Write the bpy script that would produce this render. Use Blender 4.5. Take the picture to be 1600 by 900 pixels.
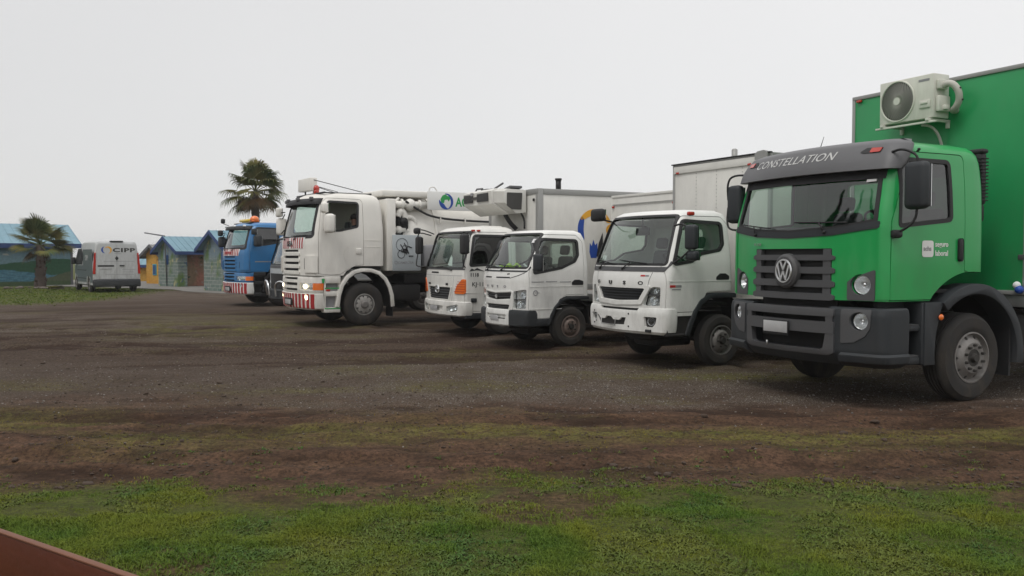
import bpy, bmesh, math, random, bisect
import numpy as np
from mathutils import Vector, Matrix
random.seed(7); rng = np.random.default_rng(7)
PI = math.pi; R = math.radians
for o in list(bpy.data.objects): bpy.data.objects.remove(o)
scn = bpy.context.scene
C = scn.collection

# ------------------------------------------------------------------ camera, sky, sun, exposure
cam_d = bpy.data.cameras.new('camera'); cam = bpy.data.objects.new('camera', cam_d); C.objects.link(cam)
cam.location = (0, 0, 1.65)
cam_d.sensor_width = 36; cam_d.lens = 1380.2/1600*36
cam_d.clip_end = 3000; cam_d.clip_start = .1
cam.rotation_euler = (Matrix.Rotation(R(90-2.043), 3, 'X') @ Matrix.Rotation(R(0.074), 3, 'Z')).to_euler()
scn.camera = cam
scn.view_settings.view_transform = 'Standard'; scn.view_settings.look = 'None'
scn.view_settings.exposure = 0.0; scn.view_settings.gamma = 1.0
scn.view_settings.use_curve_mapping = False
SUN_EL, SUN_AZ = R(58), R(215)      # high, behind the camera and to the left, veiled by cloud

world = bpy.data.worlds.new("World"); scn.world = world; world.use_nodes = True
nt = world.node_tree; nt.nodes.clear()
def wn(t, **k):
    n = nt.nodes.new(t)
    for a, b in k.items(): setattr(n, a, b)
    return n
out = wn('ShaderNodeOutputWorld'); bg = wn('ShaderNodeBackground'); bg.inputs[1].default_value = .10
sky = wn('ShaderNodeTexSky', sky_type='NISHITA', sun_disc=False, sun_elevation=SUN_EL, sun_rotation=SUN_AZ)
tc = wn('ShaderNodeTexCoord'); sep = wn('ShaderNodeSeparateXYZ')
nt.links.new(tc.outputs['Generated'], sep.inputs[0])
# overcast deck: brighter to the right and near the horizon, greyer up left, soft cloud mottling
def wm(op, a, b):
    n = wn('ShaderNodeMath', operation=op)
    for i, v in enumerate((a, b)):
        if isinstance(v, (int, float)): n.inputs[i].default_value = v
        else: nt.links.new(v, n.inputs[i])
    return n.outputs[0]
noi = wn('ShaderNodeTexNoise'); noi.inputs['Scale'].default_value = 1.6; noi.inputs['Detail'].default_value = 3
nt.links.new(tc.outputs['Generated'], noi.inputs[0])
g = wm('ADD', wm('MULTIPLY', sep.outputs['X'], 1.35), 8.45)
g = wm('ADD', g, wm('MULTIPLY', wm('SUBTRACT', noi.outputs[0], .5), .9))
g = wm('ADD', g, wm('MULTIPLY', wm('MAXIMUM', wm('SUBTRACT', sep.outputs['Z'], .30), 0), 5.5))
comb = wn('ShaderNodeCombineXYZ'); nt.links.new(wm('MULTIPLY', g, 1.002), comb.inputs[0]); nt.links.new(wm('MULTIPLY', g, .995), comb.inputs[1]); nt.links.new(wm('MULTIPLY', g, .990), comb.inputs[2])
mx = wn('ShaderNodeMixRGB'); mx.inputs[0].default_value = .93
nt.links.new(sky.outputs[0], mx.inputs[1]); nt.links.new(comb.outputs[0], mx.inputs[2])
nt.links.new(mx.outputs[0], bg.inputs[0]); nt.links.new(bg.outputs[0], out.inputs[0])
sd = bpy.data.lights.new('sun', 'SUN'); sd.energy = 1.25; sd.angle = R(20); sd.color = (1, .97, .93)
so = bpy.data.objects.new('sun', sd); C.objects.link(so)
# the Nishita sun_rotation runs clockwise from +Y
sdir = Vector((math.sin(SUN_AZ)*math.cos(SUN_EL), math.cos(SUN_AZ)*math.cos(SUN_EL), math.sin(SUN_EL)))
so.rotation_euler = sdir.to_track_quat('Z', 'Y').to_euler()

# ------------------------------------------------------------------ materials
def mat(name, col, rough=.5, metal=0, coat=0, dirt=0, dirtcol=(.09, .07, .05), dz=(.3, 1.3), vary=.0, bump=0, bscale=60, emit=None, spec=.5):
    m = bpy.data.materials.new(name); m.use_nodes = True; t = m.node_tree; N = t.nodes; Lk = t.links
    b = N['Principled BSDF']; b.inputs['Roughness'].default_value = rough; b.inputs['Metallic'].default_value = metal
    b.inputs['Coat Weight'].default_value = coat; b.inputs['Coat Roughness'].default_value = .08
    b.inputs['Specular IOR Level'].default_value = spec
    b.inputs['Base Color'].default_value = (*col, 1)
    tcn = N.new('ShaderNodeTexCoord')
    src = None
    if vary:
        n = N.new('ShaderNodeTexNoise'); n.inputs['Scale'].default_value = 2.3; n.inputs['Detail'].default_value = 6
        Lk.new(tcn.outputs['Object'], n.inputs[0])
        mr = N.new('ShaderNodeMapRange'); mr.inputs[1].default_value = .3; mr.inputs[2].default_value = .7
        mr.inputs[3].default_value = 1-vary; mr.inputs[4].default_value = 1+vary*.4
        Lk.new(n.outputs[0], mr.inputs[0])
        vm = N.new('ShaderNodeVectorMath'); vm.operation = 'SCALE'; vm.inputs[0].default_value = col
        Lk.new(mr.outputs[0], vm.inputs['Scale']); src = vm.outputs[0]
    if dirt:
        sp = N.new('ShaderNodeSeparateXYZ'); Lk.new(tcn.outputs['Object'], sp.inputs[0])
        mr = N.new('ShaderNodeMapRange'); mr.inputs[1].default_value = dz[0]; mr.inputs[2].default_value = dz[1]; mr.inputs[3].default_value = 1; mr.inputs[4].default_value = .12
        Lk.new(sp.outputs[2], mr.inputs[0])
        n = N.new('ShaderNodeTexNoise'); n.inputs['Scale'].default_value = 5; n.inputs['Detail'].default_value = 8; n.inputs['Roughness'].default_value = .7
        mp = N.new('ShaderNodeMapping'); mp.inputs['Scale'].default_value = (1.5, 1.5, .45); Lk.new(tcn.outputs['Object'], mp.inputs[0]); Lk.new(mp.outputs[0], n.inputs[0])
        mr2 = N.new('ShaderNodeMapRange'); mr2.inputs[1].default_value = .35; mr2.inputs[2].default_value = .75; Lk.new(n.outputs[0], mr2.inputs[0])
        mm = N.new('ShaderNodeMath'); mm.operation = 'MULTIPLY'; Lk.new(mr.outputs[0], mm.inputs[0]); Lk.new(mr2.outputs[0], mm.inputs[1])
        m3 = N.new('ShaderNodeMath'); m3.operation = 'MULTIPLY'; m3.inputs[1].default_value = dirt; Lk.new(mm.outputs[0], m3.inputs[0])
        mc = N.new('ShaderNodeMixRGB'); Lk.new(m3.outputs[0], mc.inputs[0]); mc.inputs[2].default_value = (*dirtcol, 1)
        if src: Lk.new(src, mc.inputs[1])
        else: mc.inputs[1].default_value = (*col, 1)
        src = mc.outputs[0]
        ra = N.new('ShaderNodeMath'); ra.operation = 'MULTIPLY_ADD'; ra.inputs[1].default_value = .6; ra.inputs[2].default_value = rough; Lk.new(m3.outputs[0], ra.inputs[0]); Lk.new(ra.outputs[0], b.inputs['Roughness'])
    if src: Lk.new(src, b.inputs['Base Color'])
    if bump:
        n = N.new('ShaderNodeTexNoise'); n.inputs['Scale'].default_value = bscale; n.inputs['Detail'].default_value = 4; Lk.new(tcn.outputs['Object'], n.inputs[0])
        bp = N.new('ShaderNodeBump'); bp.inputs['Strength'].default_value = bump; bp.inputs['Distance'].default_value = .01; Lk.new(n.outputs[0], bp.inputs['Height']); Lk.new(bp.outputs[0], b.inputs['Normal'])
    if emit:
        b.inputs['Emission Color'].default_value = (*emit[0], 1); b.inputs['Emission Strength'].default_value = emit[1]
    return m
def glassmat(name, tint, refl=1.85, gcol=.95):
    m = bpy.data.materials.new(name); m.use_nodes = True; t = m.node_tree; N = t.nodes; Lk = t.links; N.remove(N['Principled BSDF'])
    o = N['Material Output']; tr = N.new('ShaderNodeBsdfTransparent'); tr.inputs[0].default_value = (*tint, 1)
    gl = N.new('ShaderNodeBsdfGlossy'); gl.inputs['Roughness'].default_value = .03; gl.inputs[0].default_value = (gcol, gcol, gcol, 1)
    fr = N.new('ShaderNodeFresnel'); fr.inputs[0].default_value = refl
    mx = N.new('ShaderNodeMixShader'); gg = N.new('ShaderNodeNewGeometry'); sb = N.new('ShaderNodeMath'); sb.operation = 'SUBTRACT'; sb.use_clamp = True; Lk.new(fr.outputs[0], sb.inputs[0]); Lk.new(gg.outputs['Backfacing'], sb.inputs[1])   # the far face of a pane only lets light through
    Lk.new(sb.outputs[0], mx.inputs[0]); Lk.new(tr.outputs[0], mx.inputs[1]); Lk.new(gl.outputs[0], mx.inputs[2]); Lk.new(mx.outputs[0], o.inputs[0])
    return m
M = dict(
 green=mat('green_paint', (.006, .31, .070), .36, coat=.4, dirt=.4, dz=(.9, 1.7), vary=.06),
 green_box=mat('green_panel', (.010, .275, .082), .45, coat=.15, dirt=.3, dz=(1.0, 2.8), vary=.09),
 white=mat('white_paint', (.76, .76, .73), .42, coat=.3, dirt=.42, dz=(.4, 1.5), vary=.05),
 white_old=mat('aged_white_paint', (.73, .72, .68), .5, coat=.15, dirt=.4, dz=(.4, 1.8), vary=.08),
 cream=mat('cream_paint', (.75, .73, .68), .5, coat=.1, dirt=.35, dz=(.5, 2.4), vary=.07),
 box_white=mat('white_box_panel', (.66, .65, .61), .5, dirt=.3, dz=(.8, 3.4), vary=.08),
 blue=mat('blue_paint', (.016, .15, .36), .35, coat=.4, dirt=.4, dz=(.4, 1.4), vary=.06),
 grey_truck=mat('grey_paint', (.42, .44, .45), .4, coat=.3, dirt=.4),
 van=mat('white_van_paint', (.50, .51, .51), .4, coat=.3, dirt=.7, dz=(.3, 2.1), vary=.08),
 vanside=mat('grey_vinyl', (.10, .12, .12), .4, coat=.2),
 plastic=mat('dark_plastic', (.018, .022, .026), .6, dirt=.18, dz=(.3, 1.2), bump=.05, bscale=220),
 plastic2=mat('grey_plastic', (.066, .067, .071), .55, dirt=.2, dz=(.4, 1.6), bump=.05, bscale=220),
 visor=mat('grey_visor_plastic', (.105, .105, .11), .5, vary=.08),
 black=mat('black_rubber', (.012, .012, .013), .6),
 matblack=mat('black_metal', (.010, .010, .011), .7, dirt=.3, dz=(.2, 1.2)),
 tyre=mat('tyre_rubber', (.018, .018, .018), .85, dirt=.9, dirtcol=(.075, .06, .045), dz=(-.6, .9), bump=.25, bscale=90),
 rim=mat('silver_rim', (.22, .21, .20), .5, metal=.4, dirt=.9, dirtcol=(.10, .085, .07), dz=(-.6, .6)),
 rim_w=mat('white_rim', (.33, .32, .30), .5, dirt=.9, dirtcol=(.10, .085, .07), dz=(-.6, .6)),
 rim_b=mat('brown_rusty_rim', (.17, .13, .11), .6, dirt=.9, dirtcol=(.09, .06, .045), dz=(-.6, .6)),
 hub=mat('dirty_hub_iron', (.05, .047, .043), .6, metal=.4),
 chrome=mat('chrome', (.80, .81, .82), .32, metal=1),
 alu=mat('aluminium', (.38, .38, .37), .4, metal=.7, vary=.1),
 trim=mat('grey_aluminium_trim', (.30, .30, .29), .5, metal=.3),
 lampin=mat('lamp_reflector', (.88, .89, .90), .22, metal=.75),
 orange=mat('orange_lens', (.75, .16, .02), .2, coat=.6),
 red=mat('red_lens', (.42, .025, .012), .2, coat=.6),
 redpaint=mat('red_tape', (.38, .025, .03), .45),
 yellow=mat('yellow_lens', (.72, .50, .03), .3, coat=.5),
 lamp_on=mat('lit_headlamp', (1, 1, 1), .3, emit=((1, .82, .5), 6)),
 seat=mat('grey_seat_fabric', (.09, .095, .10), .9),
 dash=mat('dashboard_plastic', (.035, .036, .038), .6),
 cabin=mat('cab_lining', (.30, .30, .29), .8),
 letter_v=mat('pale_grey_lettering', (.5, .5, .49), .5),
 letter_w=mat('white_lettering', (.72, .72, .70), .5),
 letter_k=mat('black_lettering', (.02, .02, .022), .5),
 letter_r=mat('red_lettering', (.45, .02, .02), .5),
 logo_green=mat('green_print', (.02, .30, .07), .5),
 logo_blue=mat('blue_print', (.012, .06, .32), .5),
 logo_yel=mat('amber_print', (.72, .36, .03), .5),
 greyprint=mat('grey_print', (.25, .25, .26), .5),
 plate=mat('licence_plate', (.45, .45, .45), .5, vary=.4),
 hiviz=mat('yellow_green_cloth', (.42, .62, .04), .9),
 paper=mat('white_paper', (.7, .7, .7), .8),
 panelprint=mat('pale_blue_grey_print', (.42, .46, .48), .5, vary=.1),
 ac=mat('ivory_casing', (.64, .64, .57), .5, dirt=.3, dz=(3, 5), vary=.05),
 grille=mat('dark_grille', (.05, .048, .045), .6),
 hose=mat('ivory_hose', (.48, .47, .42), .6, dirt=.4, dz=(2, 5)),
 glass=glassmat('clear_glass', (.84, .90, .87)),
 tint=glassmat('tinted_glass', (.30, .36, .34)),
 darkglass=glassmat('dark_glass', (.12, .14, .14)),
 lens=glassmat('lamp_glass', (.95, .96, .96), 1.4),
 mirror=mat('mirror_glass', (.8, .8, .8), .05, metal=1),
)

# ------------------------------------------------------------------ objects and shapes
def tag(o, label=None, cat=None, group=None, kind=None):
    if label: o['label'] = label
    if cat: o['category'] = cat
    if group: o['group'] = group
    if kind: o['kind'] = kind
    return o
def empty(name, loc, rz=0, label=None, cat=None, group=None):
    o = bpy.data.objects.new(name, None); C.objects.link(o); o.location = loc; o.rotation_euler = (0, 0, rz)
    o.empty_display_size = .3
    return tag(o, label, cat, group)
def finish(bm, sharp=35):
    for f in bm.faces: f.smooth = True
    lim = R(sharp)
    for e in bm.edges:
        if len(e.link_faces) == 2:
            try: e.smooth = e.calc_face_angle() < lim
            except ValueError: e.smooth = True
def obj_from_bm(bm, name, m, parent=None, sharp=35, label=None):
    finish(bm, sharp)
    me = bpy.data.meshes.new(name); bm.to_mesh(me); bm.free()
    for mm in (m if isinstance(m, (list, tuple)) else [m]): me.materials.append(mm)
    o = bpy.data.objects.new(name, me); C.objects.link(o)
    if parent: o.parent = parent
    if label: o['label'] = label
    return o
def rpoly(pts, r=.05, n=4):
    """round the corners of a polygon"""
    out = []; k = len(pts)
    for i in range(k):
        p0, p, p1 = (Vector(pts[i-1][:2]), Vector(pts[i][:2]), Vector(pts[(i+1) % k][:2]))
        rr = pts[i][2] if len(pts[i]) > 2 else r
        a = (p0-p); b = (p1-p); la, lb = a.length, b.length
        if rr <= 0 or la < 1e-6 or lb < 1e-6: out.append(tuple(p)); continue
        ang = a.angle(b)
        if ang > PI-.05: out.append(tuple(p)); continue
        d = min(rr/math.tan(ang/2), la*.48, lb*.48)
        s, e = p+a*(d/la), p+b*(d/lb)
        for j in range(n+1):
            t = j/n; out.append(tuple(s*(1-t)**2+p*2*t*(1-t)+e*t*t))
    return out
def offpoly(pts, d):
    """offset polygon outward by d"""
    k = len(pts); A = sum(pts[i-1][0]*pts[i][1]-pts[i][0]*pts[i-1][1] for i in range(k)); s = 1 if A > 0 else -1
    out = []
    for i in range(k):
        a, b, c = Vector(pts[i-1]), Vector(pts[i]), Vector(pts[(i+1) % k])
        e1 = (b-a); e2 = (c-b)
        if e1.length < 1e-7 or e2.length < 1e-7: out.append(tuple(b)); continue
        e1.normalize(); e2.normalize()
        n1 = Vector((e1.y, -e1.x))*s; n2 = Vector((e2.y, -e2.x))*s; n = n1+n2
        if n.length < 1e-6: out.append(tuple(b)); continue
        n.normalize(); out.append(tuple(b+n*d/max(.4, n.dot(n1))))
    return out
class G:
    def __init__(s): s.bm = bmesh.new()
    def _add(s, verts, faces, mi=0):
        vs = [s.bm.verts.new(v) for v in verts]
        for f in faces:
            try:
                ff = s.bm.faces.new([vs[i] for i in f]); ff.material_index = mi
            except ValueError: pass
        return s
    def merge(s, bm, mi=None):
        me = bpy.data.meshes.new('t'); bm.to_mesh(me); n0 = len(s.bm.faces); s.bm.from_mesh(me); bpy.data.meshes.remove(me); bm.free()
        if mi is not None:
            s.bm.faces.ensure_lookup_table()
            for f in s.bm.faces[n0:]: f.material_index = mi
        return s
    def mesh(s, me): s.bm.from_mesh(me); return s
    def box(s, x0, x1, y0, y1, z0, z1, b=0, seg=2, mi=0, rot=None, at=None):
        bm = bmesh.new(); bmesh.ops.create_cube(bm, size=1)
        for v in bm.verts: v.co = Vector(((x0+x1)/2+v.co.x*(x1-x0), (y0+y1)/2+v.co.y*(y1-y0), (z0+z1)/2+v.co.z*(z1-z0)))
        if b: bmesh.ops.bevel(bm, geom=bm.edges[:], offset=b, segments=seg, profile=.5, affect='EDGES')
        if rot: bmesh.ops.rotate(bm, verts=bm.verts, cent=at or ((x0+x1)/2, (y0+y1)/2, (z0+z1)/2), matrix=rot)
        return s.merge(bm, mi)
    def cyl(s, p0, p1, r0, r1=None, n=20, mi=0, cap=True):
        r1 = r0 if r1 is None else r1; p0, p1 = Vector(p0), Vector(p1); d = (p1-p0).normalized()
        u = d.orthogonal().normalized(); w = d.cross(u)
        V = [p0+(u*math.cos(2*PI*i/n)+w*math.sin(2*PI*i/n))*r0 for i in range(n)]+[p1+(u*math.cos(2*PI*i/n)+w*math.sin(2*PI*i/n))*r1 for i in range(n)]
        F = [(i, (i+1) % n, n+(i+1) % n, n+i) for i in range(n)]
        if cap: F += [tuple(range(n))[::-1], tuple(range(n, 2*n))]
        return s._add(V, F, mi)
    def tube(s, pts, r, n=8, mi=0, smooth=0):
        P = [Vector(p) for p in pts]
        for _ in range(smooth):
            Q = [P[0]]
            for a, b in zip(P, P[1:]): Q += [a*.75+b*.25, a*.25+b*.75]
            P = Q+[P[-1]]
        V = []; F = []; u = None
        for i, p in enumerate(P):
            d = (P[min(i+1, len(P)-1)]-P[max(i-1, 0)]).normalized()
            u = d.orthogonal().normalized() if u is None else (u-d*u.dot(d)).normalized()
            w = d.cross(u); rr = r[i] if isinstance(r, (list, tuple)) else r
            V += [p+(u*math.cos(2*PI*k/n)+w*math.sin(2*PI*k/n))*rr for k in range(n)]
        for i in range(len(P)-1):
            for k in range(n): F.append((i*n+k, i*n+(k+1) % n, (i+1)*n+(k+1) % n, (i+1)*n+k))
        F += [tuple(range(n))[::-1], tuple(range((len(P)-1)*n, len(P)*n))]
        return s._add(V, F, mi)
    def prism(s, poly, axis, a, b, mi=0, bev=0):
        f = {'x': lambda u, v, w: (w, u, v), 'y': lambda u, v, w: (u, w, v), 'z': lambda u, v, w: (u, v, w)}[axis]
        n = len(poly); bm = bmesh.new()
        V = [bm.verts.new(f(p[0], p[1], a)) for p in poly]+[bm.verts.new(f(p[0], p[1], b)) for p in poly]
        bm.faces.new(V[:n][::-1]); bm.faces.new(V[n:])
        for i in range(n): bm.faces.new((V[i], V[(i+1) % n], V[n+(i+1) % n], V[n+i]))
        bmesh.ops.recalc_face_normals(bm, faces=bm.faces)
        if bev:
            bmesh.ops.bevel(bm, geom=[e for e in bm.edges if abs((e.verts[0].co-e.verts[1].co)['xyz'.index(axis)]) < 1e-6], offset=bev, segments=2, profile=.5, affect='EDGES')
        return s.merge(bm, mi)
    def lathe(s, prof, c, axis='x', n=32, mi=0, closed=True, sgn=1):
        """prof: (radius, distance along the axis)"""
        V = []; F = []; k = len(prof)
        for i in range(n):
            a = 2*PI*i/n
            for r, t in prof:
                p = {'x': (t*sgn, r*math.cos(a), r*math.sin(a)), 'y': (r*math.cos(a), t*sgn, r*math.sin(a)), 'z': (r*math.cos(a), r*math.sin(a), t*sgn)}[axis]
                V.append((c[0]+p[0], c[1]+p[1], c[2]+p[2]))
        for i in range(n):
            j = (i+1) % n
            for q in range(k if closed else k-1):
                F.append((i*k+q, j*k+q, j*k+(q+1) % k, i*k+(q+1) % k))
        bm = bmesh.new(); vs = [bm.verts.new(v) for v in V]
        for f in F: bm.faces.new([vs[i] for i in f])
        bmesh.ops.remove_doubles(bm, verts=bm.verts, dist=1e-5); bmesh.ops.recalc_face_normals(bm, faces=bm.faces)
        return s.merge(bm, mi)
    def sphere(s, c, r, sx=1, sy=1, sz=1, n=16, mi=0):
        bm = bmesh.new(); bmesh.ops.create_uvsphere(bm, u_segments=n, v_segments=max(6, n//2), radius=r)
        for v in bm.verts: v.co = Vector((c[0]+v.co.x*sx, c[1]+v.co.y*sy, c[2]+v.co.z*sz))
        return s.merge(bm, mi)
    def out(s, name, m, parent=None, sharp=35, label=None): return obj_from_bm(s.bm, name, m, parent, sharp, label)
    def tomesh(s):
        me = bpy.data.meshes.new('c'); bmesh.ops.recalc_face_normals(s.bm, faces=s.bm.faces) if False else None
        s.bm.to_mesh(me); s.bm.free(); return me

tmpscn = bpy.data.scenes.new('workbench')
def boolean(a, b, op, solver='MANIFOLD'):
    """a, b meshes -> new mesh"""
    oa = bpy.data.objects.new('ba', a); ob = bpy.data.objects.new('bb', b); tmpscn.collection.objects.link(oa); tmpscn.collection.objects.link(ob)
    md = oa.modifiers.new('b', 'BOOLEAN'); md.operation = op; md.object = ob; md.solver = solver
    vl = tmpscn.view_layers[0]; vl.update(); dg = vl.depsgraph; dg.update()
    me = bpy.data.meshes.new_from_object(oa.evaluated_get(dg), depsgraph=dg)
    bpy.data.objects.remove(oa); bpy.data.objects.remove(ob)
    if solver == 'MANIFOLD' and len(me.polygons) in (0, len(a.polygons)) and not _same_ok(a, b, op): return boolean(a, b, op, 'EXACT')
    return me
def _same_ok(a, b, op): return False
def mesh_out(me, name, m, parent=None, sharp=35, label=None):
    bm = bmesh.new(); bm.from_mesh(me); return obj_from_bm(bm, name, m, parent, sharp, label)
def inter(a, b): return boolean(a, b, 'INTERSECT')
def diff(a, b): return boolean(a, b, 'DIFFERENCE')

# ------------------------------------------------------------------ cab body profiles
def pchip(xs,ys,x):
    n=len(xs)
    if x<=xs[0]: return ys[0]
    if x>=xs[-1]: return ys[-1]
    h=[xs[i+1]-xs[i] for i in range(n-1)]; d=[(ys[i+1]-ys[i])/h[i] for i in range(n-1)]
    m=[0]*n; m[0]=d[0]; m[-1]=d[-1]
    for i in range(1,n-1):
        if d[i-1]*d[i]<=0: m[i]=0
        else:
            w1=2*h[i]+h[i-1]; w2=h[i]+2*h[i-1]; m[i]=(w1+w2)/(w1/d[i-1]+w2/d[i])
    i=min(bisect.bisect_right(xs,x)-1,n-2); t=(x-xs[i])/h[i]
    return (ys[i]*(2*t**3-3*t*t+1)+h[i]*m[i]*(t**3-2*t*t+t)+ys[i+1]*(-2*t**3+3*t*t)+h[i]*m[i+1]*(t**3-t*t))
def kz(keys,z):  # (yf,yr,w,rf,rr,bow) at z
    zs=[k[0] for k in keys]
    return [pchip(zs,[k[j] for k in keys],z) for j in range(1,7)]
def front_y(keys,x,z):
    yf,yr,w,rf,rr,bow=kz(keys,z); xc=w-rf; ax=abs(x)
    if ax<=xc: return yf+bow*(ax/xc)**2
    t=min(1,(ax-xc)/rf); return yf+bow+rf*(1-math.sqrt(max(0,1-t*t)))
CAB={
'vw':[(1.17,-.14,1.66,1.22,.13,.08,.19),(1.95,-.13,1.66,1.22,.13,.08,.19),(2.35,-.04,1.66,1.21,.15,.08,.18),(2.62,.05,1.65,1.19,.17,.08,.16),(2.8,.12,1.62,1.17,.2,.1,.15),(2.89,.2,1.57,1.1,.22,.14,.14),(2.925,.34,1.5,1.0,.25,.2,.12)],
'fb':[(.78,-.03,1.42,.985,.13,.08,.16),(1.25,-.03,1.42,.99,.13,.08,.16),(1.5,.02,1.42,.985,.14,.08,.16),(1.9,.16,1.41,.94,.15,.08,.15),(2.2,.28,1.4,.89,.16,.08,.14),(2.3,.35,1.37,.85,.18,.1,.13),(2.35,.46,1.3,.78,.2,.16,.1)],
'fc':[(.53,.01,1.5,.85,.11,.07,.15),(1.2,.01,1.5,.855,.11,.07,.15),(1.42,.05,1.5,.85,.12,.07,.15),(1.75,.22,1.49,.81,.13,.07,.14),(1.98,.35,1.47,.77,.14,.08,.13),(2.08,.43,1.44,.73,.16,.1,.12),(2.13,.54,1.37,.66,.18,.15,.1)],
'hi':[(.48,.04,1.42,1.06,.11,.07,.13),(1.2,.04,1.42,1.065,.11,.07,.13),(1.42,.06,1.42,1.06,.12,.07,.13),(1.8,.16,1.42,1.03,.14,.07,.13),(2.12,.26,1.41,1.0,.15,.08,.12),(2.22,.34,1.38,.95,.17,.1,.11),(2.27,.45,1.3,.87,.18,.15,.1)],
'sc':[(1.2,.05,1.97,1.22,.2,.1,.14),(1.9,.05,1.97,1.22,.2,.1,.14),(2.2,.08,1.97,1.21,.22,.1,.15),(2.6,.17,1.95,1.18,.24,.1,.15),(2.92,.27,1.93,1.14,.26,.12,.14),(3.06,.36,1.88,1.08,.28,.16,.13),(3.13,.5,1.8,.98,.3,.22,.12)],
}

def ring(yf, yr, w, rf, rr, bow):
    P = []; xc = w-rf
    for i in range(17):
        x = -xc+2*xc*i/16; P.append((x, yf+bow*(x/xc)**2))
    yc = yf+bow+rf
    for i in range(1, 7):
        a = PI/2*i/6; P.append((xc+rf*math.sin(a), yc-rf*math.cos(a)))
    y1 = yr-rr
    for i in range(1, 13): P.append((w, yc+(y1-yc)*i/12))
    for i in range(1, 5):
        a = PI/2*i/4; P.append((w-rr+rr*math.cos(a), y1+rr*math.sin(a)))
    for i in range(1, 9): P.append(((w-rr)*(1-2*i/8), yr))
    for i in range(1, 5):
        a = PI/2*i/4; P.append((-(w-rr)-rr*math.sin(a), y1+rr*math.cos(a)))
    for i in range(1, 13): P.append((-w, y1+(yc-y1)*i/12))
    for i in range(1, 6):
        a = PI/2*i/6; P.append((-(xc+rf*math.cos(a)), yc-rf*math.sin(a)))
    return P
def hullverts(keys, off=0, flip=False, dz=.07):
    z0, z1 = keys[0][0], keys[-1][0]; zs = set(k[0] for k in keys); n = int((z1-z0)/dz)+1
    for i in range(n+1):
        z = z0+(z1-z0)*i/n
        if min(abs(z-q) for q in zs) > .02: zs.add(z)
    zs = sorted(zs); V = []; F = []; m = 0
    for z in zs:
        yf, yr, w, rf, rr, bow = kz(keys, z)
        zz = z0+off+(z-z0)*(z1-z0-2*off)/(z1-z0)
        r = ring(yf+off, yr-off, w-off, max(.02, rf-off*.5), max(.02, rr-off*.5), bow); m = len(r)
        V += [(x, y, zz) for x, y in r]
    for i in range(len(zs)-1):
        for k in range(m): F.append((i*m+k, i*m+(k+1) % m, (i+1)*m+(k+1) % m, (i+1)*m+k))
    F.append(tuple(range(m))[::-1]); F.append(tuple(range((len(zs)-1)*m, len(zs)*m)))
    if flip: F = [f[::-1] for f in F]
    return V, F
def hullmesh(keys, o1=0, o2=None):
    g = G(); g._add(*hullverts(keys, o1))
    if o2 is not None: g._add(*hullverts(keys, o2, True))
    return g.tomesh()
def patch(keys, poly, out_, in_, name, m, parent, axis='y', rng_=(-1, .75), sharp=35, cut=None, label=None):
    """a plate that follows a hull's surface inside the outline poly"""
    if rng_[1] == .75: rng_ = (-1, min(.75, min(k[2] for k in keys)-.03))
    me = inter(hullmesh(keys, -out_, in_), G().prism(poly, axis, *rng_).tomesh())
    if cut: me = diff(me, cut)
    return mesh_out(me, name, m, parent, sharp, label)
def text(body, size, m, parent, loc, rot=(PI/2, 0, 0), ext=.003, name='lettering', align='LEFT', bold=0, sx=1, shear=0, space=1):
    cu = bpy.data.curves.new('t', 'FONT'); cu.body = body; cu.size = size; cu.extrude = ext; cu.align_x = align; cu.offset = bold; cu.shear = shear; cu.space_character = space
    cu.resolution_u = 3
    o = bpy.data.objects.new('t', cu); tmpscn.collection.objects.link(o)
    tmpscn.view_layers[0].update(); dg = tmpscn.view_layers[0].depsgraph; dg.update()
    me = bpy.data.meshes.new_from_object(o.evaluated_get(dg), depsgraph=dg); bpy.data.objects.remove(o)
    for v in me.vertices: v.co.x *= sx
    me.name = name; me.materials.clear(); me.materials.append(m)
    ob = bpy.data.objects.new(name, me); C.objects.link(ob); ob.parent = parent; ob.location = loc; ob.rotation_euler = rot
    return ob
SIDE = (PI/2, 0, PI/2)     # text on the +x side
def strip_poly(path, t):
    """closed band of thickness t outside an open path"""
    n = len(path); o = []
    for i in range(n):
        a, b = Vector(path[max(i-1, 0)]), Vector(path[min(i+1, n-1)]); d = (b-a).normalized(); nn = Vector((-d.y, d.x)); o.append(tuple(Vector(path[i])+nn*t))
    return list(path)+o[::-1]
def arc(cy, cz, r, a0, a1, n=16): return [(cy+r*math.cos(R(a0+(a1-a0)*i/n)), cz+r*math.sin(R(a0+(a1-a0)*i/n))) for i in range(n+1)]

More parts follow.
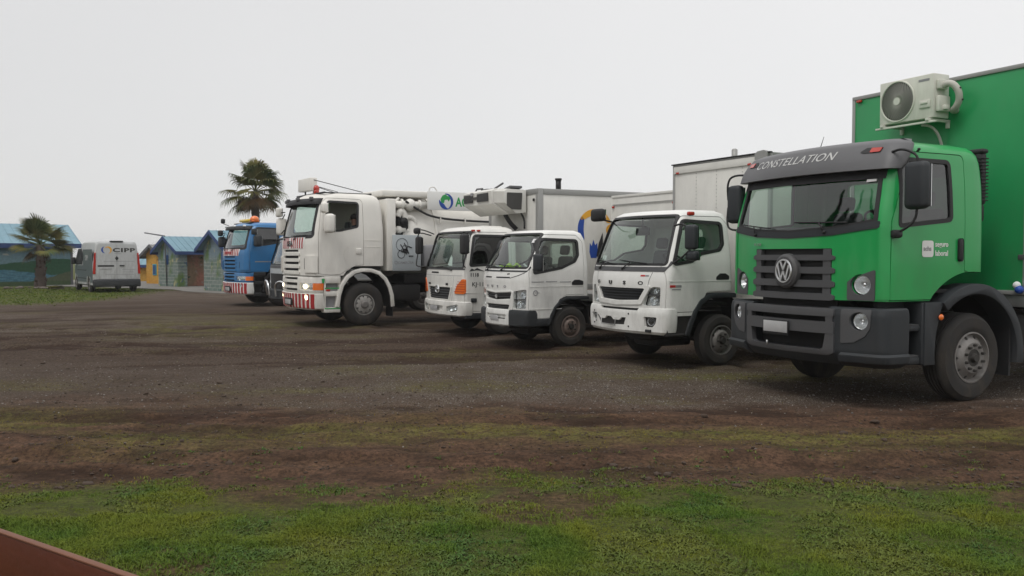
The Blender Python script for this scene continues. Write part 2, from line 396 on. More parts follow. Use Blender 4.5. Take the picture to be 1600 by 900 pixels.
_wc = {}
def wheel(root, x, y, Rr, W, rr, style, s=1):
    """s=+1: outer face towards +x. One tyre mesh with its rim as child"""
    key = (Rr, W, rr, style)
    if key not in _wc:
        prof = [(rr, .0), (rr+.015, .012), (rr+(Rr-rr)*.35, .022), (rr+(Rr-rr)*.75, .012), (Rr-.03, -.015), (Rr-.008, -.035), (Rr, -.05)]
        nt_ = 4; w0 = -.05; w1 = -W+.05
        for i in range(nt_):
            c = w0+(w1-w0)*(i+.75)/(nt_+.5); prof += [(Rr, c+.008), (Rr-.014, c+.005), (Rr-.014, c-.005), (Rr, c-.008)]
        prof += [(Rr, w1), (Rr-.03, -W+.015), (rr+(Rr-rr)*.5, -W-.01), (rr, -W)]
        g = G().lathe(prof, (0, 0, 0), 'x', 44); tm = g.bm
        # rim
        k = rr/.29
        if style == 'heavy':   # front steel disc, boss standing proud
            p = [(rr+.004, .014), (rr-.012, .016), (rr-.02, -.01), (rr-.035, -.03), (.225*k, -.01), (.19*k, .022), (.175*k, .035), (.1*k, .035), (.1*k, -.04), (rr-.03, -.07), (rr+.004, -.05)]; holes, hr, hrad = 10, .232*k, .019*k
        elif style == 'scania':
            p = [(rr+.004, .012), (rr-.014, .016), (rr-.022, -.04), (rr-.04, -.05), (.24*k, .0), (.2*k, .02), (.1*k, .03), (.1*k, -.04), (rr-.03, -.08), (rr+.004, -.05)]; holes, hr, hrad = 10, .215*k, .024*k
        else:
            p = [(rr+.004, .012), (rr-.012, .015), (rr-.02, -.02), (rr-.035, -.035), (.215*k, -.012), (.19*k, .012), (.16*k, .03), (.085*k, .03), (.085*k, -.04), (rr-.03, -.08), (rr+.004, -.05)]; holes, hr, hrad = 6, .222*k, .026*k
        rm = G().lathe(p, (0, 0, 0), 'x', 40).tomesh()
        cg = G()
        for i in range(holes):
            a = 2*PI*(i+.5)/holes; cg.cyl((-.2, hr*math.cos(a), hr*math.sin(a)), (.15, hr*math.cos(a), hr*math.sin(a)), hrad, n=12)
        rm = diff(rm, cg.tomesh())
        hg = G()
        if style == 'heavy':
            for i in range(10):
                a = 2*PI*i/10; c = (.145*k*math.cos(a), .145*k*math.sin(a)); hg.cyl((.03, *c), (.07, *c), .019*k, .015*k, n=8)
            hg.cyl((-.05, 0, 0), (.03, 0, 0), .1*k, n=20); hg.cyl((.03, 0, 0), (.075, 0, 0), .055*k, .045*k, n=16)
        elif style == 'scania':
            hg.lathe([(.0, .07), (.07*k, .07), (.1*k, .055), (.115*k, .03), (.115*k, 0), (0, 0)], (0, 0, 0), 'x', 24, closed=False)
        else:
            for i in range(6):
                a = 2*PI*i/6; c = (.125*k*math.cos(a), .125*k*math.sin(a)); hg.cyl((.025, *c), (.055, *c), .019*k, n=6)
            hg.cyl((-.05, 0, 0), (.06, 0, 0), .085*k, .06*k, n=18)
        hg.cyl((-W*.75, 0, 0), (-.09, 0, 0), rr*.97, n=28)     # dark drum behind the disc
        _wc[key] = (tm, rm, hg.tomesh())
    tm, rm, hm = _wc[key]
    t = obj_from_bm(tm.copy(), 'wheel', M['tyre'], root, 40)
    t.location = (x, y, Rr); t.rotation_euler = (random.random()*1.0, 0, 0 if s > 0 else PI)
    r = mesh_out(rm, 'rim', RIM.get(style, M['rim']), t, 30)
    h = mesh_out(hm, 'hub', {'scania': M['rim']}.get(style, M['hub']), t, 30)
    return t
RIM = {'heavy': M['rim'], 'scania': M['rim_w'], 'light': M['rim'], 'light_b': M['rim_b']}

def cab(root, keys, paint, ws, side, door, rear=None, cuts=(), glass='glass', sglass='tint', shellt=.045, open_side=False, gask=.035):
    shell = hullmesh(keys, 0, shellt)
    xi = .45; yr = keys[0][2]
    cg = G(); cg.prism(ws, 'y', -1, .72)
    cg.prism(side, 'x', xi, 2); cg.prism(side, 'x', -2, -xi)
    if rear: cg.prism(rear, 'y', yr-.35, yr+.4)
    body = diff(shell, cg.tomesh())
    for c in cuts: body = diff(body, c)
    for s in (1, -1):
        rg = (xi, 2) if s > 0 else (-2, -xi)
        dm = inter(body, G().prism(door, 'x', *rg).tomesh())
        body = diff(body, G().prism(offpoly(door, .009), 'x', *rg).tomesh())
        d = mesh_out(dm, 'door', paint, root)
        if not (open_side and s > 0):
            mesh_out(inter(hullmesh(keys, .014, .02), G().prism(side, 'x', *rg).tomesh()), 'side_window', M[sglass if s > 0 else 'glass'], d)
        gk = inter(hullmesh(keys, -.004, .03), G().prism(offpoly(side, .02), 'x', *rg).tomesh())
        gk = diff(gk, G().prism(offpoly(side, -.028), 'x', *rg).tomesh()); mesh_out(gk, 'window_seal', M['black'], d)
        if s > 0: dd = d
    b = mesh_out(body, 'cab_body', paint, root)
    mesh_out(inter(hullmesh(keys, .012, .02), G().prism(ws, 'y', -1, .72).tomesh()), 'windshield', M[glass], root)
    gk = inter(hullmesh(keys, -.005, .03), G().prism(offpoly(ws, gask*.6), 'y', -1, .72).tomesh())
    gk = diff(gk, G().prism(offpoly(ws, -gask), 'y', -1, .72).tomesh()); mesh_out(gk, 'windshield_frame', M['black'], root)
    if rear: mesh_out(inter(hullmesh(keys, .014, .02), G().prism(rear, 'y', yr-.35, yr+.4).tomesh()), 'rear_window', M['glass'], root)
    return b, dd
def interior(root, keys, zf, zs, wheelx, w, yr, seats=(-.6, .6), y0=.3):
    """floor, dashboard, seats and steering wheel; zs = sill height of the windscreen"""
    G().box(-w+.07, w-.07, y0, yr-.06, zf, zf+.04).out('cab_floor', M['matblack'], root)
    G().box(-w+.1, w-.1, y0-.06, y0+.34, zs-.38, zs-.07, .05).box(-w+.2, w-.2, y0+.05, y0+.25, zs-.09, zs-.035, .03).out('dashboard', M['dash'], root)
    for sx in seats:
        s = G().box(sx-.24, sx+.24, yr-.72, yr-.22, zs-.62, zs-.46, .05).out('seat', M['seat'], root)
        G().box(sx-.22, sx+.22, yr-.30, yr-.17, zs-.5, zs+.18, .06, rot=Matrix.Rotation(R(-10), 3, 'X')).out('backrest', M['seat'], s)
        G().box(sx-.12, sx+.12, yr-.27, yr-.17, zs+.2, zs+.38, .04, rot=Matrix.Rotation(R(-10), 3, 'X')).out('headrest', M['seat'], s)
    g = G(); bm = bmesh.new()
    n = 28; mseg = 8; V = []; F = []
    for i in range(n):
        a = 2*PI*i/n
        for j in range(mseg):
            b = 2*PI*j/mseg; V.append(((.21+.016*math.cos(b))*math.cos(a), (.21+.016*math.cos(b))*math.sin(a), .016*math.sin(b)))
    for i in range(n):
        for j in range(mseg): F.append((i*mseg+j, ((i+1) % n)*mseg+j, ((i+1) % n)*mseg+(j+1) % mseg, i*mseg+(j+1) % mseg))
    g._add(V, F); g.box(-.2, .2, -.02, .02, -.012, .01, .005).box(-.02, .02, -.2, .0, -.012, .01, .005).cyl((0, 0, -.25), (0, 0, .01), .03, n=10)
    o = g.out('steering_wheel', M['dash'], root); o.location = (wheelx, y0+.45, zs+.0); o.rotation_euler = (R(-38), 0, 0)
def chassis(root, L, zr=.72, w=.4, wb=None, Rr=.5, style='light', yfw=1.3, track=1.0, W=.28, rr=.28, dual=True, tank=True, fx=None):
    g = G()
    for s in (-1, 1): g.box(s*w-.035, s*w+.035, .35, L, zr-.12, zr+.12, .008)
    g.box(-w, w, .9, 1.02, zr-.1, zr+.1).cyl((-track+.3, yfw, Rr), (track-.3, yfw, Rr), .06, n=10)
    g.box(-.36, .36, .35, 1.7, zr-.32, zr+.1, .08)          # engine and gearbox
    g.box(-.3, .3, .5, 1.2, zr-.42, zr-.25, .05)
    if wb: g.cyl((-track+.2, wb, Rr), (track-.2, wb, Rr), .09, n=12).sphere((0, wb, Rr), .22, n=14)
    y = 1.9
    while y < L: g.box(-w, w, y, y+.08, zr-.08, zr+.08); y += 1.1
    g.out('chassis', M['matblack'], root)
    for s in (1, -1): wheel(root, s*(track+.0 if fx is None else fx), yfw, Rr, W, rr, style, s)
    if wb:
        for s in (1, -1):
            wheel(root, s*track, wb, Rr, W*.9, rr, style, s)
            if dual: wheel(root, s*(track-W-.03), wb, Rr, W*.9, rr, style, s)
    if tank: G().box(w+.1, track, 2.25, 3.05, zr-.3, zr+.12, .08).out('fuel_tank', M['matblack'], root)
def headlamp(root, x, y, z, r, tilt=0, nm='headlight'):
    g = G(); g.lathe([(r, 0), (r*.97, .006), (r*.9, .0), (r*.75, .05), (r*.45, .085), (.0, .1)], (0, 0, 0), 'y', 24, closed=False)
    h = g.out(nm, M['lampin'], root, 60); h.location = (x, y, z); h.rotation_euler = (0, 0, tilt)
    G().cyl((0, .015, 0), (0, .08, 0), r*.3, r*.2, n=12).out('bulb', M['chrome'], h)
    G().lathe([(.0, -.03), (r*.5, -.024), (r*.85, -.01), (r*.98, .004)], (0, 0, 0), 'y', 24, closed=False).out('lens', M['lens'], h, 80)
    return h
def mirror(root, x, y, z, w, h, arms, m='plastic', name='mirror', d=.12, r=.05):
    o = G().box(x-w/2, x+w/2, y-d/2, y+d/2, z-h/2, z+h/2, min(r, d*.45), 3).out(name, M[m], root)
    G().box(x-w*.42, x+w*.42, y+d/2-.002, y+d/2+.004, z-h*.44, z+h*.44).out('mirror_glass', M['mirror'], o)
    for a in arms: G().tube(a, .014, 6, smooth=2).out('mirror_arm', M['black'], o)
    return o
def wiper(root, keys, pts, z):
    """pts: pivot (x,z), blade ends"""
    (px, pz), (ax, az), (bx, bz) = pts
    g = G(); Y = lambda x, z_: front_y(keys, x, z_)-.025
    g.tube([(px, Y(px, pz), pz), ((ax+bx)/2, Y((ax+bx)/2, (az+bz)/2)-.015, (az+bz)/2)], .009, 5)
    g.tube([(ax+(bx-ax)*t/6, Y(ax+(bx-ax)*t/6, az+(bz-az)*t/6)+.004, az+(bz-az)*t/6) for t in range(7)], .008, 5)
    g.cyl((px, Y(px, pz)-.01, pz), (px, Y(px, pz)+.03, pz), .018, n=8)
    g.out('wiper', M['black'], root)
def boxlamp(root, x, y, z, m, w=.1, h=.04, d=.03, name='marker_light', b=.01):
    return G().box(x-w/2, x+w/2, y-d/2, y+d/2, z-h/2, z+h/2, b).out(name, M[m], root)
def cargo(root, x0, x1, y0, y1, z0, z1, m, trimm='trim', ft=.06, roof=None, rivets=True, name='cargo_box', corner=True, t=.05):
    b = G().box(x0, x1, y0, y1, z0, z1, .012).out(name, M[m], root)
    g = G(); e = .012
    for x in (x0, x1):
        s = -1 if x == x0 else 1
        g.box(min(x-s*t, x+s*e), max(x-s*t, x+s*e), y0-e, y0+t, z0, z1, .006)              # upright corner trims
        g.box(min(x-s*t, x+s*e*1.2), max(x-s*t, x+s*e*1.2), y0+t+.002, y1, z1-t, z1+e, .006)
        g.box(min(x-s*t, x+s*e*1.2), max(x-s*t, x+s*e*1.2), y0+t+.002, y1, z0-e, z0+t, .006)
    g.box(x0-e*.8, x1+e*.8, y0-e*1.3, y0+t-.004, z1-t*.9, z1+e*1.3, .006)
    g.box(x0-e*.8, x1+e*.8, y0-e*1.3, y0+t-.004, z0-e*1.3, z0+t*.9, .006)
    g.out('corner_trim', M[trimm], b)
    return b
GROUP_T = 'trucks parked in a row on the dirt lot'
def placed(key, label, name, cat='truck'):
    X, Y, a = POSE[key]
    return empty(name, (X, Y, 0), a, label, cat, GROUP_T)
POSE = dict(vw=(3.375, 10.468, -1.1096), fb=(1.641, 13.587, -1.0658), fc=(-.303, 16.336, -1.0484), hi=(-1.635, 18.970, -1.0970), sc=(-5.372, 21.177, -1.0133), bl=(-9.442, 29.296, -.9432))

# =================================================================== green truck
def green_truck():
    K = CAB['vw']
    t = placed('vw', 'large bright green truck with dark grey grille and tall green box, nearest of the row', 'green_truck')
    ws = rpoly([(-1.09, 2.03, .04), (-.6, 1.96, 0), (0, 1.93, 0), (.6, 1.96, 0), (1.09, 2.03, .04), (1.04, 2.66, .06), (-1.04, 2.66, .06)])
    side = rpoly([(.27, 1.98, .04), (1.1, 2.06, .06), (1.08, 2.71, .07), (.42, 2.71, .08), (.3, 2.6, .05)])
    ac = arc(1.48, .5, .99, 136, 96)
    door = rpoly([(.145, 1.185, 0), (.78, 1.185, 0)])+ac+rpoly([(1.315, 1.52, 0), (1.315, 2.72, .07), (1.22, 2.8, .05), (.46, 2.8, .06), (.3, 2.72, .05), (.16, 2.05, .1)])[0:]
    door = [(.145, 1.185), (.775, 1.185)]+ac[1:]+[(1.315, 1.49)]+rpoly([(1.315, 1.6, 0), (1.315, 2.79, .07), (.44, 2.79, .08), (.16, 2.03, .1), (.145, 1.3, 0)])
    rear = rpoly([(-.75, 2.15), (.75, 2.15), (.75, 2.6), (-.75, 2.6)], .06)
    grop = rpoly([(-.63, 1.12), (.59, 1.12), (.59, 1.745), (-.63, 1.745)], .015)
    grop = [(x+.02, z) for x, z in grop]
    cuts = [G().cyl((-2, 1.48, .5), (2, 1.48, .5), .985, n=64).tomesh(), G().prism(grop, 'y', -1, .12).tomesh()]
    # headlamp pockets
    hc = G()
    for s in (-1, 1): hc.cyl((s*.945, -.5, 1.345), (s*.945, .16, 1.345), .118, n=24)
    cuts.append(hc.tomesh())
    body, d = cab(t, K, M['green'], ws, side, door, rear, cuts, gask=.03)
    # black cowl under the glass and shade band
    patch(K, rpoly([(-1.13, 2.04), (-.6, 1.965), (0, 1.935), (.6, 1.965), (1.13, 2.04), (1.14, 1.965), (.6, 1.89), (0, 1.865), (-.6, 1.89), (-1.14, 1.965)], .02), .01, .01, 'cowl_panel', M['plastic'], t)
    # grille: dark back plate, four wide bars
    gr = patch(K, offpoly(grop, -.004), -.05, .07, 'grille', M['matblack'], t)
    for z0, z1 in ((1.61, 1.675), (1.46, 1.535), (1.305, 1.385), (1.16, 1.235)):
        patch(K, rpoly([(-.655, z0+.012), (-.6, z0), (.6, z0), (.655, z0+.012), (.655, z1-.02), (.6, z1), (-.6, z1), (-.655, z1-.02)], .012), .014, .05, 'grille_bar', M['plastic2'], gr)
    for s in (-1, 1):
        patch(K, rpoly([(s*.6, 1.12), (s*.5, 1.12), (s*.5, 1.74), (s*.6, 1.74)], .01), .004, .05, 'grille_post', M['plastic2'], gr)
    # round emblem
    yl = front_y(K, 0, 1.5)
    e = G().lathe([(0, -.045), (.17, -.045), (.2, -.02), (.205, .04), (0, .04)], (0, 0, 0), 'y', 32, closed=False).out('emblem', M['plastic2'], t)
    e.location = (0, yl-.02, 1.485); e.scale = (.92, 1, 1)
    g = G().lathe([(.118, -.05), (.123, -.062), (.137, -.062), (.142, -.05), (.137, -.044), (.123, -.044)], (0, 0, 0), 'y', 36)
    def st(a, b): # letter strokes
        a, b = Vector(a), Vector(b); dd = (b-a).normalized(); n_ = Vector((-dd.y, dd.x))*.0125
        g.prism([tuple(a+n_), tuple(b+n_), tuple(b-n_), tuple(a-n_)], 'y', -.062, -.046)
    st((-.048, .108), (0, .018)); st((.048, .108), (0, .018))
    st((-.098, .068), (-.042, -.1)); st((-.042, -.1), (0, .0)); st((.098, .068), (.042, -.1)); st((.042, -.1), (0, .0))
    g.out('emblem_letters', M['chrome'], e)
    G().lathe([(0, -.047), (.12, -.047), (.12, -.04), (0, -.04)], (0, 0, 0), 'y', 30, closed=False).out('emblem_field', M['matblack'], e)
    text('19.330', .045, M['alu'], t, (-.64, front_y(K, -.56, 1.8)-.012, 1.785), (PI/2, 0, R(-8)), ext=.002, name='model_lettering', sx=1.3)
    # headlamps in their grey bezels
    for s in (-1, 1):
        bz = [(s*.80, 1.175), (s*1.10, 1.175), (s*1.10, 1.515), (s*1.0, 1.475), (s*.86, 1.425), (s*.80, 1.375)]
        hole = G().cyl((s*.945, -.5, 1.345), (s*.945, .5, 1.345), .112, n=28).tomesh()
        patch(K, rpoly(bz, .02), .007, .02, 'headlight_bezel', M['plastic2'], t, cut=hole)
        headlamp(t, s*.955, front_y(K, .945, 1.345)+.035, 1.345, .105, s*.3)
    # bumper
    B = [(.45, -.10, .40, 1.15, .2, .05, .17), (.52, -.17, .44, 1.215, .16, .05, .2), (.62, -.20, .44, 1.245, .13, .05, .21), (1.0, -.20, .44, 1.25, .13, .05, .21), (1.075, -.19, .43, 1.245, .14, .05, .21), (1.095, -.16, .42, 1.23, .14, .05, .21)]
    op = rpoly([(-.60, .60), (.60, .60), (.62, .80), (.62, 1.2), (-.62, 1.2), (-.62, .80)], .04)
    me = hullmesh(B); me = diff(me, G().prism(op, 'y', -1, .05).tomesh())
    fg = G()
    for s in (-1, 1): fg.cyl((s*.97, -.5, .95), (s*.97, .15, .95), .105, n=24)
    me = diff(me, fg.tomesh())
    me = diff(me, G().box(-1, 1, .12, .6, .3, 1.2).tomesh())
    bmp = mesh_out(me, 'bumper', M['plastic'], t, 30)
    patch(B, rpoly([(-.70, .985), (.70, .985), (.70, 1.075), (-.70, 1.075)], .02), .02, .06, 'bumper_bar', M['plastic2'], bmp)
    patch(B, rpoly([(-.70, .795), (.70, .795), (.70, .925), (-.70, .925)], .02), .02, .06, 'bumper_bar', M['plastic2'], bmp)
    u = rpoly([(-.70, .8), (-.70, .585), (-.62, .55), (.62, .55), (.70, .585), (.70, .8), (.60, .8), (.57, .63), (.52, .61), (-.52, .61), (-.57, .63), (-.60, .8)], .02)
    patch(B, u, .015, .05, 'intake_frame', M['plastic2'], bmp)
    for s in (-1, 1): patch(B, rpoly([(s*.60, .9), (s*.68, .9), (s*.68, 1.0), (s*.60, 1.0)], .005), .016, .05, 'bumper_post', M['plastic2'], bmp)
    G().box(-.6, .6, .03, .05, .6, 1.16).out('intake_backing', M['matblack'], bmp)
    for s in (-1, 1):
        fp = rpoly([(s*.775, 1.08), (s*1.10, 1.08), (s*1.09, .88), (s*1.04, .79), (s*.92, .715), (s*.775, .70)], .02)
        hole = G().cyl((s*.97, -.5, .95), (s*.97, .5, .95), .10, n=28).tomesh()
        patch(B, fp, .008, .02, 'fog_light_panel', M['plastic2'], bmp, cut=hole)
        headlamp(bmp, s*.975, front_y(B, .97, .95)+.04, .95, .092, s*.3, 'fog_light')
    # low lip that steps outwards at the corner
    BL = [(.44, -.1, .4, 1.18, .2, .05, .17), (.5, -.2, .44, 1.26, .14, .05, .2), (.575, -.215, .44, 1.27, .13, .05, .2), (.60, -.19, .44, 1.25, .13, .05, .2)]
    for s in (-1, 1):
        me = inter(hullmesh(BL), G().prism([(s*.72, .4), (s*1.4, .4), (s*1.4, .66), (s*.78, .62)], 'y', -1, .5).tomesh()); mesh_out(me, 'bumper_lip', M['plastic'], bmp, 30)
    yp = front_y(B, 0, .86)-.045
    pl = G().box(-.29, .13, yp-.006, yp+.006, .735, .91, .004).out('plate_holder', M['black'], bmp)
    G().box(-.275, .115, yp-.011, yp-.007, .765, .895, .002).out('licence_plate', M['plate'], pl)
    G().cyl((-.2, yp-.02, .6), (-.2, yp-.02, .66), .012, n=8).out('tow_pin', M['alu'], bmp)
    # visor band over the windscreen
    V = [(2.60, -.06, .30, 1.225, .16, .04, .16), (2.66, -.05, .36, 1.235, .18, .04, .17), (2.8, .02, .47, 1.225, .2, .05, .17), (2.9, .1, .56, 1.18, .22, .08, .16), (2.945, .22, .55, 1.1, .22, .1, .14)]
    vm = hullmesh(V)
    patch(K, rpoly([(-1.1, 2.50), (1.1, 2.50), (1.1, 2.64), (-1.1, 2.64)], .01), .006, .005, 'shade_band', M['black'], t)
    vis = mesh_out(vm, 'sun_visor', M['visor'], t, 30)
    tx = text('CONSTELLATION', .135, M['letter_v'], vis, (0, 0, 0), ext=.002, name='visor_lettering', align='CENTER', bold=.0, sx=1.2, shear=.25, space=1.05)
    for v in tx.data.vertices:   # wrap the letters on to the curved face
        x = v.co.x-.16; z = 2.745+v.co.y; v.co = Vector((x, front_y(V, x, z)-.002-v.co.z, z))
    tx.rotation_euler = (0, 0, 0)
    for s in (-1, 1):
        rc = patch(V, rpoly([(s*.80, 2.80), (s*.86, 2.785), (s*1.03, 2.79), (s*1.04, 2.845), (s*.86, 2.85)], .012), .006, .01, 'light_recess', M['black'], vis, rng_=(-1, .42))
        patch(V, rpoly([(s*.92, 2.792), (s*1.025, 2.795), (s*1.035, 2.842), (s*.92, 2.845)], .01), .014, .01, 'marker_light', M['red'], vis, rng_=(-1, .42))
    G().tube([(-.22, .55, 2.93), (-.17, .58, 3.12)], [.006, .003], 6).out('antenna', M['black'], t)
    # door furniture and side lettering
    G().box(1.215, 1.25, 1.2, 1.275, 1.6, 1.86, .03, 3).out('door_handle', M['black'], d)
    p = G().prism(rpoly([(.62, 1.65), (.80, 1.65), (.80, 1.83), (.62, 1.83)], .035), 'x', 1.222, 1.226).out('badge_square', M['letter_w'], d)
    text('achs', .072, M['greyprint'], p, (1.228, .637, 1.72), SIDE, ext=.001, bold=.001)
    text('seguro', .082, M['letter_w'], d, (1.2225, .83, 1.765), SIDE, ext=.001, bold=.0015, sx=.95)
    text('laboral', .082, M['letter_w'], d, (1.2225, .83, 1.665), SIDE, ext=.001, bold=.0015, sx=.95)
    # corner deflector
    for s in (-1, 1):
        patch(K, rpoly([(s*1.115, 1.19), (s*1.5, 1.19), (s*1.5, 1.98), (s*1.115, 2.0)], 0), .008, .01, 'corner_deflector', M['green'], t, rng_=(-1, .135))
    # roof gutter seam and rear quarter
    # steps below the door
    g = G()
    g.box(.95, 1.215, .2, .63, .47, .56, .02).box(.95, 1.215, .2, .63, .84, .9, .015).box(.95, 1.0, .2, .63, .47, 1.15).box(.95, 1.235, .62, .66, .47, 1.15, .01)
    g.out('step', M['plastic'], t)
    G().box(.98, 1.21, .22, .61, .563, .575).box(.98, 1.21, .22, .61, .903, .912).out('step_tread', M['plastic2'], t)
    f = arc(1.48, .5, .96, 178, 128, 10)
    pf = [(.66, .46), (.66, 1.16)]+[(1.48+.9*math.cos(R(a)), .5+.9*math.sin(R(a))) for a in (132, 140, 150, 160, 170, 180)]+[(.66+.06, .46)]
    pf = [(.655, .46), (.655, 1.14), (.90, 1.14), (.80, .98), (.72, .8), (.685, .6), (.69, .46)]
    G().prism([(.655, .46), (.655, 1.15), (.96, 1.15), (.90, 1.02), (.84, .8), (.82, .6), (.83, .46)], 'x', .95, 1.25, bev=.012).out('fender_panel', M['plastic'], t)
    a = G().sphere((1.26, .9, .985), .035, .5, 1.1, 1).out('side_marker', M['orange'], t)
    for s in (1, -1):
        P = arc(1.48, .5, .85, 131, -6, 22)
        sp = strip_poly(P, -.12); sp = rpoly([(a, b, 0) for a, b in sp]) if 0 else sp
        x0, x1 = (1.0, 1.275) if s > 0 else (-1.275, -1.0)
        G().prism(sp, 'x', x0, x1, bev=.012).out('fender', M['plastic'], t, 30)
        lin = strip_poly(arc(1.48, .5, .82, 150, -6, 22), -.03); G().prism(lin, 'x', min(s*.5, s*1.05), max(s*.5, s*1.05)).out('fender_liner', M['matblack'], t)
        G().box(min(s*.8, s*1.22), max(s*.8, s*1.22), 2.13, 2.16, .26, .95).out('mud_flap', M['black'], t)
    # snorkel behind the cab
    g = G().box(.98, 1.14, 1.69, 1.80, 2.25, 2.86, .04)
    for i in range(13): g.box(.975, 1.15, 1.685, 1.81, 2.3+i*.04, 2.314+i*.04, .006)
    g.box(1.0, 1.13, 1.69, 1.79, 2.05, 2.27, .04).box(.96, 1.16, 1.68, 1.80, 2.84, 2.90, .03)
    g.out('air_intake', M['black'], t)
    # mirrors
    mirror(t, 1.45, .25, 2.40, .27, .5, [[(1.15, .22, 2.78), (1.3, .2, 2.80), (1.45, .25, 2.72), (1.45, .25, 2.6)], [(1.2, .55, 2.8), (1.35, .4, 2.8), (1.44, .27, 2.78)], [(1.22, .2, 1.9), (1.36, .2, 1.95), (1.44, .25, 2.05), (1.45, .25, 2.2)]], 'plastic', d=.14, r=.06)
    G().box(1.2, 1.3, .13, .24, 1.85, 1.94, .03).out('mirror_foot', M['black'], t)
    mirror(t, -1.29, .17, 2.34, .24, .5, [[(-1.15, .3, 2.72), (-1.32, .12, 2.72), (-1.38, .1, 2.6), (-1.38, .12, 2.4)], [(-1.15, .2, 2.0), (-1.32, .1, 2.0), (-1.38, .1, 2.1), (-1.38, .12, 2.3)]], 'plastic', d=.14, r=.06)
    wiper(t, K, [(-.62, 1.92), (-.98, 2.06), (-.30, 1.99)], 0); wiper(t, K, [(.52, 1.93), (0.1, 2.05), (.80, 2.03)], 0)
    G().box(-.1, .06, .18, .19, 2.53, 2.57).out('windshield_sticker', M['paper'], t) if 0 else patch(K, rpoly([(.90, 2.47), (1.0, 2.475), (1.0, 2.53), (.90, 2.525)], 0), .004, .01, 'windshield_sticker', M['paper'], t)
    interior(t, K, 1.25, 2.05, .58, 1.22, 1.66)
    chassis(t, 9.2, .85, .42, 6.6, .505, 'heavy', 1.48, 1.0, .29, .29, fx=1.21)
    # box body with an awning rail, air conditioner on the front wall
    c = cargo(t, -1.3, 1.3, 2.3, 9.6, 1.22, 3.90, 'green_box', 'trim', t=.04)
    G().box(-1.3, 1.3, 2.32, 9.6, 1.06, 1.20, .01).out('box_floor_rail', M['alu'], t)
    boxlamp(c, -1.18, 2.28, 3.84, 'red', .09, .035); boxlamp(c, 1.25, 2.28, 3.84, 'red', .05, .035) if 0 else None
    A = G().box(-.62, .20, 1.93, 2.22, 3.39, 3.94, .015).out('air_conditioner', M['ac'], t)
    fcx, fcz = -.335, 3.665
    G().lathe([(.0, -.004), (.05, -.004), (.05, -.02), (.0, -.02)], (fcx, 1.93, fcz), 'y', 20, closed=False).out('fan_cap', M['ac'], A)
    g = G().lathe([(.245, -.003), (.25, -.018), (.262, -.018), (.268, -.003)], (fcx, 1.93, fcz), 'y', 40)
    for i in range(40):
        a0 = 2*PI*i/40; P = [(fcx+r*math.cos(a0+r*4.2), 1.918, fcz+r*math.sin(a0+r*4.2)) for r in (.05, .09, .13, .17, .21, .25)]; g.tube(P, .0022, 4)
    g.out('fan_guard', M['ac'], A)
    G().cyl((fcx, 1.9315, fcz), (fcx, 1.9275, fcz), .25, n=36).out('fan_opening', M['grille'], A)
    g = G().box(.0, .16, 1.912, 1.93, 3.52, 3.62, .01).box(.03, .13, 1.90, 1.914, 3.57, 3.6, .005)
    g.out('front_cover', M['ac'], A)
    text('DAEWOO', .035, M['greyprint'], A, (-.01, 1.9285, 3.86), ext=.001, name='maker_lettering') if 0 else G().box(-.02, .14, 1.9275, 1.93, 3.855, 3.885).out('maker_mark', M['greyprint'], A)
    G().box(.20, .26, 1.96, 2.17, 3.46, 3.66, .02).box(.20, .25, 1.97, 2.14, 3.74, 3.86, .015).box(.24, .30, 2.02, 2.1, 3.48, 3.54, .01).out('service_cover', M['ac'], A)
    g = G()
    for x in (-.55, .14): g.box(x-.02, x+.02, 1.88, 2.3, 3.35, 3.385, .004).box(x-.02, x+.02, 2.26, 2.298, 3.28, 3.385, .004)
    g.box(-.66, .24, 1.90, 1.94, 3.325, 3.35, .004); g.out('bracket', M['ac'], A)
    G().tube([(.22, 2.05, 3.78), (.34, 2.06, 3.81), (.41, 2.1, 3.72), (.41, 2.14, 3.60), (.34, 2.16, 3.50), (.26, 2.2, 3.48), (.24, 2.32, 3.50)], .042, 12, smooth=3).out('pipe_bundle', M['hose'], A)
    g = G()
    for p in ((.40, 2.1, 3.72), (.40, 2.145, 3.58)): g.cyl((p[0]-.05, p[1], p[2]-.01), (p[0]+.05, p[1], p[2]+.01), .012, n=8)
    g.out('cable_tie', M['black'], A)
    G().tube([(-.1, 2.1, 3.34), (.02, 2.12, 3.32), (.08, 2.2, 3.2), (.1, 2.27, 2.95)], .018, 8, smooth=2).out('drain_hose', M['hose'], A)
    # wind sock of dark plastic on the roof edge, blue-capped coupling by the front wall
    G().box(.98, 1.15, 2.9, 3.1, 3.9, 4.02, .03).out('roof_vent', M['black'], t)
    A.location.x = .10
    G().sphere((1.25, 2.25, 1.27), .05).out('coupling_cap', M['logo_blue'], t)
    G().sphere((1.22, 2.25, 1.32), .045).out('coupling', M['paper'], t)
    G().box(1.2, 1.29, 2.285, 2.3, 1.62, 1.68, .005).out('box_latch', M['plastic2'], t)
    return t
